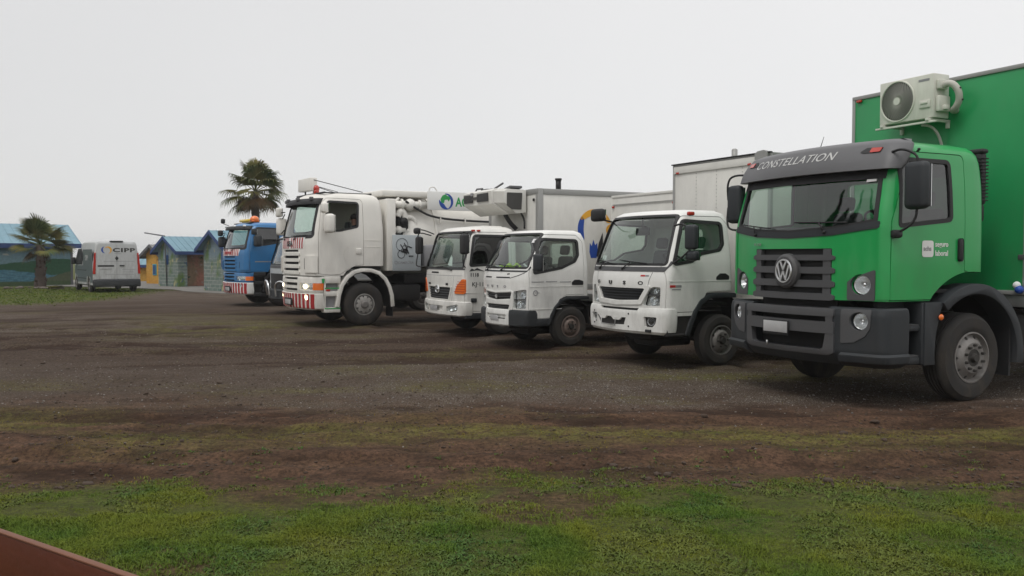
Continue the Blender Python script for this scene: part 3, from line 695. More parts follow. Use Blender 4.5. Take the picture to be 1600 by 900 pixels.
# =================================================================== wide white light truck (second from the right)
HPB = [rpoly([(s*.56, .925), (s*.85, .925), (s*.86, 1.20), (s*.74, 1.205), (s*.63, 1.15)], .025) for s in (-1, 1)]
HPC = [rpoly([(s*.51, .71), (s*.80, .71), (s*.81, 1.06), (s*.70, 1.05), (s*.52, 1.02)], .025) for s in (-1, 1)]
def light_truck_wide():
    K = CAB['fb']
    t = placed('fb', 'white light truck with tall riveted white box, parked directly beside the green truck', 'box_truck')
    ws = rpoly([(-.91, 1.53, .05), (.91, 1.53, .05), (.82, 2.27, .07), (-.82, 2.27, .07)])
    side = rpoly([(.27, 1.53, .04), (.62, 1.58, .05), (.80, 1.69, .1), (1.17, 1.75, .06), (1.24, 1.84, .05), (1.24, 2.16, .07), (.50, 2.19, .08)])
    wc, wr = 1.20, .39
    door = rpoly([(.165, .84, 0), (.66, .84, .04), (.74, .98, .05), (.92, 1.14, .06), (1.375, 1.14, 0), (1.375, 2.1, .08), (1.25, 2.25, .07), (.52, 2.25, .07), (.40, 2.12, .05), (.175, 1.5, .1)])
    rear = rpoly([(-.35, 1.65), (.35, 1.65), (.35, 2.08), (-.35, 2.08)], .06)
    archc = G().prism([(.60, .5), (.70, .85), (.90, 1.12), (1.05, 1.13), (1.7, 1.13), (1.7, .5)], 'x', -2, 2).tomesh()
    grp = rpoly([(-.64, 1.175), (.58, 1.175), (.46, 1.0), (.0, .975), (-.50, 1.0)], .03); grp = rpoly([(-.60, 1.18), (.60, 1.18), (.48, 1.005), (0, .985), (-.48, 1.005)], .03)
    low = rpoly([(-.55, .88), (.55, .88), (.48, .815), (-.48, .815)], .015)
    body, d = cab(t, K, M['white'], ws, side, door, rear, [archc, G().prism(grp, 'y', -1, .2).prism(low, 'y', -1, .2).prism(HPB[0], 'y', -1, .35).prism(HPB[1], 'y', -1, .35).tomesh()], gask=.022, sglass='glass')
    patch(K, rpoly([(-.955, 1.58), (-.93, 1.5), (.93, 1.5), (.955, 1.6), (.965, 1.53), (.90, 1.43), (-.90, 1.43), (-.965, 1.53)], .03), .008, .01, 'cowl_panel', M['plastic2'], t)
    gr = patch(K, offpoly(grp, -.004), -.035, .05, 'grille', M['matblack'], t)
    for i in range(4): z = 1.02+i*.042; patch(K, [(-.44-.03*i, z), (.44+.03*i, z), (.45+.03*i, z+.014), (-.45-.03*i, z+.014)], -.01, .03, 'grille_bar', M['plastic'], gr)
    patch(K, offpoly(low, -.004), -.03, .05, 'lower_grille', M['matblack'], t)
    # raised V swage round the grille
    fr = diff(G().prism(rpoly([(-.72, 1.225), (.72, 1.225), (.54, .94), (0, .915), (-.54, .94)], .04), 'y', -1, .75).tomesh(), G().prism(rpoly([(-.61, 1.25), (.61, 1.25), (.61, 1.18), (.485, .998), (0, .978), (-.485, .998), (-.61, 1.18)], .02), 'y', -2, 2).tomesh())
    mesh_out(inter(hullmesh(K, -.018, .01), fr), 'grille_surround', M['white'], t)
    for i, ch in enumerate('FUSO'):
        x = (-.55, -.18, .19, .50)[i]; o = text(ch, .075, M['black'], t, (x-.04, front_y(K, x, 1.22)-.006, 1.232), (PI/2, 0, math.atan2(front_y(K, x+.05, 1.2)-front_y(K, x-.05, 1.2), .1)), ext=.005, sx=1.7, bold=.002)
    patch(K, rpoly([(.50, 1.355), (.58, 1.355), (.58, 1.38), (.50, 1.38)], 0), .003, .01, 'badge', M['letter_r'], t)
    patch(K, rpoly([(.585, 1.355), (.65, 1.355), (.65, 1.38), (.585, 1.38)], 0), .003, .01, 'badge', M['greyprint'], t)
    for s in (-1, 1):
        hp = HPB[0 if s < 0 else 1]
        h = patch(K, offpoly(hp, .01), -.075, .085, 'headlight', M['lampin'], t)
        patch(K, offpoly(hp, -.003), .004, .0, 'lens', M['lens'], h)
        patch(K, rpoly([(s*.60, 1.075), (s*.84, 1.075), (s*.84, 1.095), (s*.62, 1.095)], 0), -.01, .07, 'lamp_divider', M['plastic2'], h)
        headlamp(h, s*.725, front_y(K, .72, 1.0)+.03, 1.0, .068, s*.35, 'low_beam'); headlamp(h, s*.76, front_y(K, .76, 1.14)+.03, 1.14, .04, s*.35, 'indicator_lamp')
        # panel seams beside the lamps
        patch(K, [(s*.64, 1.2), (s*.66, 1.3), (s*.70, 1.42), (s*.706, 1.42), (s*.668, 1.3), (s*.648, 1.2)], .0012, .004, 'panel_seam', M['plastic2'], t)
    B = [(.50, -.02, .34, .93, .12, .04, .14), (.54, -.05, .36, .975, .12, .05, .15), (.80, -.05, .36, 1.0, .12, .05, .15), (.885, -.03, .34, .995, .12, .05, .15), (.905, .0, .3, .97, .12, .05, .15)]
    me = hullmesh(B)
    cg = G().prism([(-.56, 1.0), (-.47, .845), (.47, .845), (.56, 1.0)], 'y', -1, .3)
    cg.prism([(-.62, .73), (-.54, .73), (-.48, .685), (-.33, .685), (-.27, .73), (-.13, .73), (-.07, .685), (.08, .685), (.14, .73), (.24, .73), (.2, .62), (-.5, .59)], 'y', -1, .2)
    for s in (-1, 1): cg.prism(rpoly([(s*.60, .76), (s*.83, .76), (s*.81, .67), (s*.76, .61), (s*.62, .61)], .02), 'y', -1, .3)
    me = diff(me, cg.tomesh()); bm_ = mesh_out(me, 'bumper', M['white'], t, 30)
    mesh_out(inter(hullmesh(B, .03, .06), G().prism([(-.7, .58), (.5, .58), (.5, .76), (-.7, .76)], 'y', -1, .3).tomesh()), 'bumper_opening', M['matblack'], bm_)
    for s in (-1, 1):
        mesh_out(inter(hullmesh(B, .035, .06), G().prism([(s*.58, .58), (s*.85, .58), (s*.85, .78), (s*.58, .78)], 'y', -1, .5).tomesh()), 'fog_light_pocket', M['matblack'], bm_)
        headlamp(bm_, s*.71, front_y(B, .71, .69)+.03, .69, .06, s*.4, 'fog_light')
    for x, z in ((.30, .79), (.30, .6), (-.72, .79), (-.72, .6)): G().cyl((x, front_y(B, x, z)-.006, z), (x, front_y(B, x, z)+.02, z), .014, n=8).out('bolt', M['black'], bm_)
    G().box(.62, .74, .03, .06, .53, .575, .005).out('tow_cover', M['black'], bm_)
    yy = front_y(B, 0, .66)
    g = G(); g.tube([(-.36, yy-.02, .74), (-.36, yy-.02, .61), (.0, yy-.02, .6), (.02, yy-.02, .73)], .008, 6).out('plate_bracket', M['alu'], bm_)
    # side
    G().prism(rpoly([(1.07, 1.305), (1.33, 1.305), (1.33, 1.36), (1.26, 1.40), (1.15, 1.40), (1.08, 1.35)], .02), 'x', .975, .993).out('door_handle', M['black'], d)
    G().box(.985, .9935, .17, 1.375, 1.283, 1.292).out('door_crease', M['white'], d)
    G().box(.986, .993, .20, .30, 1.20, 1.235).out('red_badge', M['letter_r'], d); G().box(.986, .993, .305, .41, 1.20, 1.235).out('grey_badge', M['greyprint'], d)
    G().box(.986, .993, .24, .40, 1.165, 1.18).out('grey_badge', M['greyprint'], d)
    for s in (1, -1):
        P = [(.49, .5), (.55, .66), (.64, .85), (.76, 1.0), (.92, 1.09), (1.02, 1.105), (1.47, 1.105)]
        x0, x1 = min(s*.80, s*1.005), max(s*.80, s*1.005)
        pp = strip_poly(P, -.075); G().prism(pp, 'x', x0, x1, bev=.008).out('fender', M['plastic'], t, 30)
        G().prism(strip_poly([(.60, .45), (.66, .68), (.80, .92), (1.0, 1.03), (1.42, 1.03), (1.66, .86), (1.75, .5)], .02), 'x', min(s*.45, s*.92), max(s*.45, s*.92)).out('fender_liner', M['matblack'], t)
    G().prism([(.165, .5), (.165, .83), (.63, .83), (.52, .5)], 'x', .75, .97).box(.76, .985, .17, .52, .485, .52, .01).out('step', M['matblack'], t)
    G().prism([(.165, .5), (.165, .83), (.63, .83), (.52, .5)], 'x', -.97, -.75).out('step', M['matblack'], t)
    G().box(.93, 1.0, .54, .65, 2.255, 2.315, .02).out('marker_light', M['red'], t)
    mirror(t, 1.24, .38, 1.93, .22, .36, [[(.95, .3, 2.1), (1.1, .33, 2.13), (1.22, .37, 2.05)], [(.98, .25, 1.55), (1.1, .3, 1.62), (1.22, .37, 1.75)]], 'plastic')
    mirror(t, 1.24, .40, 1.665, .22, .15, [[(1.22, .38, 1.72), (1.23, .39, 1.68)]], 'plastic', 'wide_angle_mirror')
    mirror(t, -.42, -.10, 2.30, .30, .20, [[(-.82, .45, 2.22), (-.85, .1, 2.28), (-.7, -.05, 2.33), (-.5, -.1, 2.33)]], 'black', 'front_mirror')
    wiper(t, K, [(-.62, 1.47), (-.75, 1.60), (-.15, 1.54)], 0); wiper(t, K, [(.10, 1.47), (-.02, 1.60), (.58, 1.55)], 0)
    patch(K, rpoly([(-.75, 1.60), (-.55, 1.60), (-.55, 1.67), (-.75, 1.67)], 0), -.024, .028, 'windshield_paper', M['paper'], t)
    G().box(-.17, .17, .44, .47, 1.98, 2.10, .02).tube([(0, .46, 2.08), (0, .45, 2.27)], .012, 6).out('interior_mirror', M['black'], t)
    interior(t, K, .92, 1.58, .42, .97, 1.42, (-.45, .45), .32)
    chassis(t, 6.6, .68, .38, 4.6, .39, 'light', wc, .86, .22, .225, fx=.975)
    c = cargo(t, -1.15, 1.15, 2.0, 6.9, .95, 3.24, 'box_white', 'trim', t=.045)
    g = G()
    for x in (-.55, -.05, .55):
        for i in range(36): g.cyl((x, 1.999, 1.02+i*.06), (x, 1.990, 1.02+i*.06), .006, n=6)
    g.out('rivets', M['trim'], c)
    G().box(-1.12, 1.12, 1.975, 1.99, 3.09, 3.21, .004).out('header_panel', M['box_white'], c)
    G().box(-1.17, 1.17, 1.955, 2.02, 3.242, 3.262, .006).out('roof_edge', M['black'], c)
    G().prism(rpoly([(.86, 3.15), (1.13, 3.15), (1.13, 3.25), (1.05, 3.29), (.92, 3.28), (.86, 3.25)], .02), 'y', 1.95, 2.02).out('roof_cap', M['trim'], c)
    for s in (-1, 1): boxlamp(c, s*(1.02 if s < 0 else .72), 1.98, 3.10, 'red', .08, .035)
    G().cyl((-.28, 2.6, 3.22), (-.28, 2.6, 3.46), .05, n=12).sphere((-.28, 2.6, 3.46), .05, sz=.6).out('roof_vent_pipe', M['trim'], t)
    return t

# =================================================================== small white light truck
def light_truck_narrow():
    K = CAB['fc']
    t = placed('fc', 'small white light truck with a black bumper corner and a green vest on its dashboard', 'box_truck')
    ws = rpoly([(-.79, 1.44, .05), (.79, 1.44, .05), (.71, 2.07, .07), (-.71, 2.07, .07)])
    side = rpoly([(.30, 1.34, .04), (.90, 1.44, .08), (1.20, 1.56, .1), (1.28, 1.68, .06), (1.28, 1.95, .06), (.55, 1.97, .06), (.46, 1.93, .04)])
    wc, wr = 1.10, .37
    door = rpoly([(.215, .545, 0), (.66, .545, .03), (.73, .70, .05), (.88, .88, .06), (1.0, .955, .04), (1.385, .955, 0), (1.385, 1.92, .08), (1.27, 2.04, .06), (.56, 2.045, .07), (.44, 1.95, .05), (.225, 1.35, .1)])
    rear = rpoly([(-.4, 1.5), (.4, 1.5), (.4, 1.9), (-.4, 1.9)], .05)
    archc = G().prism([(.62, .3), (.69, .62), (.86, .88), (1.0, .93), (1.7, .93), (1.7, .3)], 'x', -2, 2).tomesh()
    g1 = rpoly([(-.47, 1.0), (0, .975), (.47, 1.0), (.44, .885), (0, .855), (-.44, .885)], .012)
    g2 = rpoly([(-.42, .77), (.42, .77), (.38, .68), (-.38, .68)], .015)
    body, d = cab(t, K, M['white'], ws, side, door, rear, [archc, G().prism(g1, 'y', -1, .2).prism(g2, 'y', -1, .2).prism(HPC[0], 'y', -1, .35).prism(HPC[1], 'y', -1, .35).tomesh()], gask=.02, sglass='glass')
    patch(K, offpoly(g1, -.004), -.03, .05, 'grille', M['matblack'], t)
    for i in range(2):
        z = .905+i*.042; patch(K, [(-.44, z+.018), (0, z), (.44, z+.018), (.44, z+.033), (0, z+.015), (-.44, z+.033)], -.006, .03, 'grille_bar', M['plastic2'], t)
    patch(K, rpoly([(0, .96), (.05, .92), (0, .88), (-.05, .92)], .004), .004, .02, 'emblem', M['chrome'], t)
    lg = patch(K, offpoly(g2, -.004), -.03, .05, 'lower_grille', M['matblack'], t)
    for i in range(2): patch(K, [(-.4, .70+i*.03), (.4, .70+i*.03), (.4, .712+i*.03), (-.4, .712+i*.03)], -.006, .03, 'grille_bar', M['plastic2'], lg)
    fr = diff(G().prism(rpoly([(-.5, 1.035), (0, 1.0), (.5, 1.035), (.5, .66), (-.5, .66)], .04), 'y', -1, .75).tomesh(), G().prism(offpoly(g1, .012), 'y', -2, 2).prism(offpoly(g2, .012), 'y', -2, 2).tomesh())
    mesh_out(inter(hullmesh(K, -.014, .01), fr), 'grille_surround', M['white'], t)
    for i, ch in enumerate('FUSO'):
        x = -.36+i*.215; text(ch, .058, M['greyprint'], t, (x-.03, front_y(K, x, 1.09)-.006, 1.085), (PI/2, 0, math.atan2(front_y(K, x+.05, 1.1)-front_y(K, x-.05, 1.1), .1)), ext=.004, sx=1.5, bold=.002)
    # vents below the screen
    for x0, x1 in ((-.55, -.2), (.0, .42)): patch(K, rpoly([(x0, 1.255), (x1, 1.255), (x1, 1.28), (x0, 1.28)], .008), .002, .01, 'air_vent', M['black'], t)
    patch(K, [(.42, 1.25), (.62, 1.30), (.76, 1.36), (.76, 1.372), (.61, 1.315), (.42, 1.262)], .002, .01, 'panel_seam', M['plastic2'], t)
    patch(K, rpoly([(.33, 1.32), (.40, 1.325), (.40, 1.345), (.33, 1.34)], 0), .003, .01, 'badge', M['black'], t)
    patch(K, rpoly([(-.82, 1.47), (-.80, 1.40), (.80, 1.40), (.82, 1.48), (.83, 1.44), (.79, 1.375), (-.79, 1.375), (-.83, 1.44)], .02), .007, .01, 'cowl_panel', M['plastic'], t)
    for s in (-1, 1):
        hp = HPC[0 if s < 0 else 1]
        h = patch(K, offpoly(hp, .01), -.065, .075, 'headlight', M['lampin'], t)
        patch(K, offpoly(hp, -.003), .004, .0, 'lens', M['lens'], h)
        patch(K, rpoly([(s*.51, .862), (s*.82, .872), (s*.82, .888), (s*.51, .878)], 0), -.01, .06, 'lamp_divider', M['plastic2'], h)
        headlamp(h, s*.64, front_y(K, .64, .79)+.02, .79, .068, s*.35, 'low_beam'); headlamp(h, s*.72, front_y(K, .72, .96)+.02, .96, .064, s*.4, 'high_beam')
    B = [(.385, .0, .38, .80, .1, .04, .13), (.41, -.02, .4, .845, .1, .05, .14), (.60, -.02, .4, .86, .1, .05, .14), (.675, -.01, .38, .855, .1, .05, .14), (.69, .01, .36, .84, .1, .05, .14)]
    ctr = diff(inter(hullmesh(B), G().box(-.44, .44, -1, .3, .3, .8).tomesh()), G().prism(rpoly([(-.36, .595), (.36, .595), (.33, .51), (-.33, .51)], .015), 'y', -1, .06).tomesh())
    b = mesh_out(ctr, 'bumper', M['white'], t)
    G().box(-.36, .36, .055, .07, .48, .62).out('bumper_opening', M['matblack'], b)
    for s in (-1, 1): mesh_out(inter(hullmesh([(z, a-.006, b_, w_+.006, c_, d_, e_) for z, a, b_, w_, c_, d_, e_ in B]), G().box(min(s*.444, s*1.2), max(s*.444, s*1.2), -1, .5, .3, .8).tomesh()), 'bumper_corner', M['plastic'], b)
    G().box(-.16, .14, -.03, -.024, .48, .57, .002).out('licence_plate', M['plate'], b)
    G().prism(rpoly([(1.12, 1.13), (1.37, 1.13), (1.37, 1.20), (1.28, 1.225), (1.18, 1.225), (1.12, 1.18)], .02), 'x', .845, .862).out('door_handle', M['black'], d)
    G().box(.852, .860, .22, 1.38, 1.105, 1.113).out('door_crease', M['white'], d)
    G().box(.852, .8595, .215, .9, .70, .708).out('door_crease', M['white'], d)
    g = G()
    for a, b_, z in ((.26, .52, 1.19), (.56, .80, 1.192), (.86, 1.1, 1.185)): g.box(.853, .8595, a, b_, z, z+.012)
    g.out('door_stripe', M['greyprint'], d)
    bd = G().lathe([(.035, 0), (.042, .003), (.05, 0), (.042, -.003)], (.86, .34, 1.0), 'x', 20).box(.857, .862, .335, .42, .995, 1.005).out('door_badge', M['greyprint'], d)
    for s in (1, -1):
        P = [(.60, .42), (.66, .6), (.74, .74), (.86, .86), (1.0, .915), (1.50, .915)]
        G().prism(strip_poly(P, -.055), 'x', min(s*.70, s*.868), max(s*.70, s*.868), bev=.008).out('fender', M['plastic'], t, 30)
        G().prism(strip_poly([(.62, .4), (.70, .62), (.86, .82), (1.02, .86), (1.3, .86), (1.5, .72), (1.56, .4)], .02), 'x', min(s*.4, s*.8), max(s*.4, s*.8)).out('fender_liner', M['matblack'], t)
        G().box(min(s*.65, s*.855), max(s*.65, s*.855), .22, .64, .40, .535, .012).out('step', M['plastic'], t)
    mirror(t, 1.08, .25, 1.54, .20, .32, [[(.84, .3, 1.42), (1.0, .25, 1.42), (1.07, .25, 1.46)], [(.80, .5, 1.98), (1.0, .3, 1.82), (1.08, .25, 1.68)]], 'plastic')
    wiper(t, K, [(-.5, 1.40), (-.62, 1.50), (-.05, 1.46)], 0); wiper(t, K, [(.15, 1.40), (.0, 1.50), (.56, 1.47)], 0)
    patch(K, rpoly([(.60, 1.90), (.67, 1.90), (.66, 1.97), (.60, 1.97)], 0), .004, .01, 'windshield_sticker', M['paper'], t)
    interior(t, K, .68, 1.48, .36, .85, 1.5, (-.38, .38), .42)
    # safety vest and papers lying on the dashboard
    def crumple(name, cx, cy, cz, sx, sy, m, seed, lab, cat):
        rr = random.Random(seed); n = 14; V = []; F = []
        for i in range(n):
            for j in range(n):
                u, v = i/(n-1)-.5, j/(n-1)-.5
                k = 1-.25*rr.random()*(abs(u) > .4 or abs(v) > .4)
                V.append((cx+u*sx*k, cy+v*sy*k, cz+.02+.05*math.sin(u*9+seed)*math.cos(v*8)+rr.uniform(-.008, .008)+.05*v))
        for i in range(n-1):
            for j in range(n-1): F.append((i*n+j, (i+1)*n+j, (i+1)*n+j+1, i*n+j+1))
        o = G()._add(V, F).out(name, m, None, 60); o.modifiers.new('thick', 'SOLIDIFY').thickness = .006
        o.location = t.location; o.rotation_euler = t.rotation_euler
        return tag(o, lab, cat)
    crumple('safety_vest', -.36, .52, 1.44, .5, .26, M['hiviz'], 3, 'yellow green safety vest lying on the dashboard of the small white light truck', 'vest')
    crumple('paper_sheet', .42, .52, 1.47, .3, .24, M['paper'], 8, 'crumpled white paper on the dashboard of the small white light truck', 'paper')
    chassis(t, 7.2, .62, .36, 4.6, .37, 'light_b', wc, .76, .2, .2, fx=.85)
    G().box(-.95, .95, 1.75, 3.35, .80, .95, .02).out('load_bed', M['trim'], t)
    c = cargo(t, -1.05, 1.05, 3.42, 7.4, .95, 2.93, 'box_white', 'box_white', t=.04)
    G().box(-1.0, 1.0, 3.395, 3.41, 2.74, 2.755).out('header_rail', M['trim'], c)
    for s in (-1, 1): G().cyl((s*.98, 3.38, 2.70), (s*.98, 3.42, 2.70), .025, n=10).out('marker_light', M['red'], c)
    return t
# =================================================================== cream light truck with the refrigerated box
def reefer_truck():
    K = CAB['hi']
    t = placed('hi', 'cream white truck with orange lenses and a cooling unit on its tall box', 'refrigerated_truck')
    ws = rpoly([(-1.0, 1.40, .05), (1.0, 1.40, .05), (.93, 2.17, .07), (-.93, 2.17, .07)])
    side = rpoly([(.32, 1.45, .04), (1.2, 1.50, .06), (1.2, 2.08, .07), (.44, 2.09, .08)])
    wc = 1.12
    door = rpoly([(.215, .52, 0), (.62, .52, .03), (.70, .80, .06), (.90, .98, .06), (1.28, .98, 0), (1.28, 2.05, .08), (1.2, 2.15, .06), (.46, 2.15, .07), (.37, 2.05, .05), (.225, 1.4, .1)])
    archc = G().prism([(.60, .3), (.66, .75), (.86, .95), (1.7, .95), (1.7, .3)], 'x', -2, 2).tomesh()
    grp = rpoly([(-.60, 1.0), (.60, 1.0), (.50, .75), (-.50, .75)], .03)
    body, d = cab(t, K, M['white_old'], ws, side, door, None, [archc, G().prism(grp, 'y', -1, .2).tomesh()], gask=.022, sglass='darkglass')
    gr = patch(K, offpoly(grp, -.004), -.025, .05, 'grille', M['matblack'], t)
    for i in range(4):
        z = .775+i*.052; w_ = .50+.022*i; patch(K, rpoly([(-w_, z), (w_, z), (w_+.01, z+.02), (-w_-.01, z+.02)], .004), -.002, .03, 'grille_bar', M['plastic2'], gr)
    fr = diff(G().prism(rpoly([(-.66, 1.03), (.66, 1.03), (.54, .715), (-.54, .715)], .04), 'y', -1, .75).tomesh(), G().prism(offpoly(grp, .004), 'y', -2, 2).tomesh())
    mesh_out(inter(hullmesh(K, -.012, .01), fr), 'grille_surround', M['chrome'] if 0 else M['white_old'], t)
    yl = front_y(K, 0, .95)
    e = G().lathe([(.06, -.012), (.072, -.024), (.086, -.02), (.09, 0), (.06, 0)], (0, 0, 0), 'y', 28).tube([(-.07, -.015, -.02), (-.02, -.015, .035), (.0, -.015, -.03), (.02, -.015, .035), (.07, -.015, -.02)], .011, 6).out('emblem', M['chrome'], t); e.location = (0, yl-.005, .955); e.scale = (1.2, 1, 1)
    text('HINO', .055, M['black'], t, (-.56, front_y(K, -.5, 1.03)-.012, 1.045), (PI/2, 0, R(-6)), ext=.003, bold=.002)
    text('500', .065, M['black'], t, (.40, front_y(K, .45, 1.03)-.012, 1.045), (PI/2, 0, R(6)), ext=.003, bold=.003)
    patch(K, rpoly([(-.40, 1.29), (.05, 1.29), (.05, 1.325), (-.40, 1.325)], .012), .003, .01, 'air_vent', M['black'], t)
    patch(K, [(-1.0, 1.245), (1.0, 1.245), (1.0, 1.253), (-1.0, 1.253)], .001, .004, 'panel_seam', M['greyprint'], t)
    patch(K, [(-1.03, 1.40), (1.03, 1.40), (1.03, 1.37), (-1.03, 1.37)], .006, .01, 'cowl_panel', M['plastic2'], t)
    for s in (-1, 1):
        ip = rpoly([(s*.74, .875), (s*1.06, .875), (s*1.06, 1.185), (s*1.0, 1.175), (s*.84, 1.05)], .03)
        h = patch(K, ip, .018, .01, 'indicator_lens', M['orange'], t, rng_=(-1, .235))
        for i in range(5): patch(K, [(s*(.74+.03*i), .92+i*.05), (s*1.06, .92+i*.05), (s*1.06, .93+i*.05), (s*(.745+.03*i), .93+i*.05)], .022, -.014, 'lens_rib', M['red'], h, rng_=(-1, .225))
        patch(K, [(s*.62, .72), (s*.66, .88), (s*.70, 1.24), (s*.706, 1.24), (s*.668, .88), (s*.628, .72)], .001, .004, 'panel_seam', M['greyprint'], t)
    B = [(.40, .02, .36, 1.0, .12, .05, .13), (.43, -.01, .4, 1.06, .12, .05, .14), (.60, -.01, .4, 1.085, .12, .05, .14), (.70, .0, .38, 1.08, .12, .05, .14), (.715, .02, .36, 1.06, .12, .05, .14)]
    cg = G().prism(rpoly([(-.55, .61), (.35, .61), (.33, .50), (-.52, .50)], .02), 'y', -1, .1)
    for s in (-1, 1): cg.prism(rpoly([(s*.50, .60), (s*.90, .66), (s*.90, .55), (s*.82, .49), (s*.50, .48)], .03), 'y', -1, .3)
    b = mesh_out(diff(hullmesh(B), cg.tomesh()), 'bumper', M['white_old'], t)
    G().box(-.56, .36, .09, .1, .49, .63).out('bumper_opening', M['matblack'], b)
    G().box(-.28, .10, -.02, -.012, .50, .60, .002).out('licence_plate', M['plate'], b)
    for s in (-1, 1):
        mesh_out(inter(hullmesh(B, .04, .07), G().prism([(s*.48, .46), (s*.92, .46), (s*.92, .68), (s*.48, .62)], 'y', -1, .5).tomesh()), 'headlight_pocket', M['lampin'], b)
        patchm = inter(hullmesh(B, .002, .012), G().prism(rpoly([(s*.51, .595), (s*.89, .65), (s*.89, .555), (s*.815, .497), (s*.51, .487)], .03), 'y', -1, .5).tomesh()); mesh_out(patchm, 'lens', M['lens'], b)
        headlamp(b, s*.66, front_y(B, .66, .56)+.02, .56, .05, s*.35); headlamp(b, s*.80, front_y(B, .80, .58)+.03, .58, .045, s*.4)
    text('1118', .10, M['letter_k'], d, (1.067, .32, 1.235), SIDE, ext=.001, name='lettering', bold=.003)
    G().prism(rpoly([(.30, 1.34), (.36, 1.40), (.42, 1.375), (.48, 1.415), (.58, 1.37), (.66, 1.34), (.48, 1.365)], .005), 'x', 1.064, 1.068).out('door_emblem', M['letter_k'], d)
    text('KJ·11', .12, M['letter_k'], d, (1.067, .36, 1.035), SIDE, ext=.001, name='lettering', bold=.001, sx=1.1)
    G().box(1.06, 1.085, .34, .47, .70, .79, .015).out('side_marker', M['plastic'], d)
    G().box(1.055, 1.069, .22, 1.27, .895, .905).out('door_crease', M['white_old'], d)
    for s in (1, -1):
        G().box(min(s*.7, s*1.06), max(s*.7, s*1.06), .22, .64, .36, .50, .012).out('step', M['plastic'], t)
        G().prism(strip_poly([(.60, .42), (.68, .74), (.88, .92), (1.45, .93)], -.04), 'x', min(s*.8, s*1.06), max(s*.8, s*1.06)).out('fender', M['plastic'], t)
        G().prism(strip_poly([(.62, .4), (.72, .72), (.92, .88), (1.4, .88), (1.6, .4)], .02), 'x', min(s*.4, s*1.0), max(s*.4, s*1.0)).out('fender_liner', M['matblack'], t)
    for y in (.40, .52): G().box(.93, 1.01, y, y+.07, 2.165, 2.205, .012).out('marker_light', M['red'], t)
    G().box(-.7, .7, .75, 1.25, 2.245, 2.30, .03).out('roof_hatch', M['white_old'], t)
    mirror(t, 1.25, .11, 1.90, .27, .42, [[(1.0, .3, 2.12), (1.12, .1, 2.16), (1.22, .1, 2.08)], [(1.05, .22, 1.42), (1.15, .12, 1.5), (1.22, .1, 1.75)]], 'black')
    mirror(t, -1.28, .11, 1.90, .24, .40, [[(-1.0, .3, 2.12), (-1.15, .05, 2.2), (-1.28, .08, 2.05)], [(-1.05, .22, 1.42), (-1.2, .02, 1.42), (-1.3, .05, 1.5), (-1.3, .1, 1.75)]], 'black')
    mirror(t, -1.0, -.05, 2.22, .2, .14, [[(-.95, .35, 2.15), (-1.0, .1, 2.25), (-1.0, -.02, 2.24)]], 'black', 'front_mirror')
    wiper(t, K, [(-.85, 1.37), (-1.0, 1.44), (-.5, 2.0)], 0); wiper(t, K, [(.62, 1.37), (.5, 1.46), (-.1, 1.42)], 0)
    patch(K, rpoly([(.38, 1.45), (.56, 1.45), (.50, 1.62), (.42, 1.68)], 0), -.024, .028, 'windshield_paper', M['paper'], t)
    interior(t, K, .60, 1.45, .45, 1.05, 1.42, (-.5, .5), .36)
    chassis(t, 6.9, .68, .38, 4.9, .40, 'light', wc, .92, .22, .225, fx=1.0)
    c = cargo(t, -1.2, 1.2, 1.85, 7.2, .95, 3.08, 'box_white', 'trim', t=.11)
    for s in (-1, 1): boxlamp(c, s*1.02, 1.83, 2.86, 'black', .06, .06)
    # refrigeration unit
    pts = [(1.80, 3.09), (1.80, 2.60), (1.45, 2.56), (1.05, 2.78), (1.02, 3.05), (1.15, 3.11)]
    u = G().prism([(y, z) for y, z in pts], 'x', -.86, .60, bev=.02)
    A = obj_from_bm(u.bm, 'cooling_unit', M['box_white'], t, 30)
    s2 = G().prism([(1.80, 3.09), (1.80, 2.60), (1.47, 2.57), (1.09, 2.80), (1.07, 3.04), (1.18, 3.10)], 'x', .602, .74, bev=.01)
    # tapered flank
    for v in s2.bm.verts:
        if v.co.x > .7: v.co.y = 1.25+(v.co.y-1.05)*.73
    s2.out('unit_side_cover', M['box_white'], A)
    G().prism(rpoly([(1.33, 3.02), (1.33, 2.74), (1.45, 2.66), (1.68, 2.66), (1.70, 3.02)], .02), 'x', .738, .752).out('side_grille', M['grille'], A)
    g = G()
    for x0, x1 in ((-.80, -.33), (-.1, .46)): g.box(x0, x1, 1.012, 1.03, 2.84, 3.02, .005)
    g.box(-.34, -.09, 1.012, 1.03, 2.90, 2.96)
    g.out('front_grille', M['grille'], A)
    g = G()
    for k in range(9): g.box(-.80, -.33, 1.006, 1.0115, 2.85+k*.019, 2.856+k*.019).box(-.1, .46, 1.006, 1.0115, 2.85+k*.019, 2.856+k*.019)
    g.out('grille_slats', M['plastic2'], A)
    G().prism(rpoly([(-.42, 3.06), (-.28, 3.06), (-.30, 2.99), (-.40, 2.99)], .01), 'y', 1.0, 1.014).out('unit_emblem', M['greyprint'], A)
    g = G(); g.box(-.5, -.2, 1.3, 1.5, 3.10, 3.16, .01).box(-.05, .25, 1.2, 1.6, 3.10, 3.13, .01).tube([(-.7, 1.25, 3.1), (-.6, 1.25, 3.17), (-.4, 1.3, 3.17)], .02, 6).box(.35, .75, 1.4, 1.7, 3.09, 3.14, .01, rot=Matrix.Rotation(R(-9), 3, 'Y'))
    g.tube([(.30, 1.25, 3.12), (.62, 1.3, 3.22)], .022, 6); g.out('unit_fittings', M['visor'], A)
    g = G().tube([(.22, 1.55, 2.58), (.3, 1.62, 2.40), (.32, 1.78, 2.25)], .05, 8, smooth=2).tube([(.66, 1.7, 2.62), (.70, 1.78, 2.45), (.70, 1.78, 2.25)], .022, 8, smooth=1)
    g.out('unit_hoses', M['black'], A)
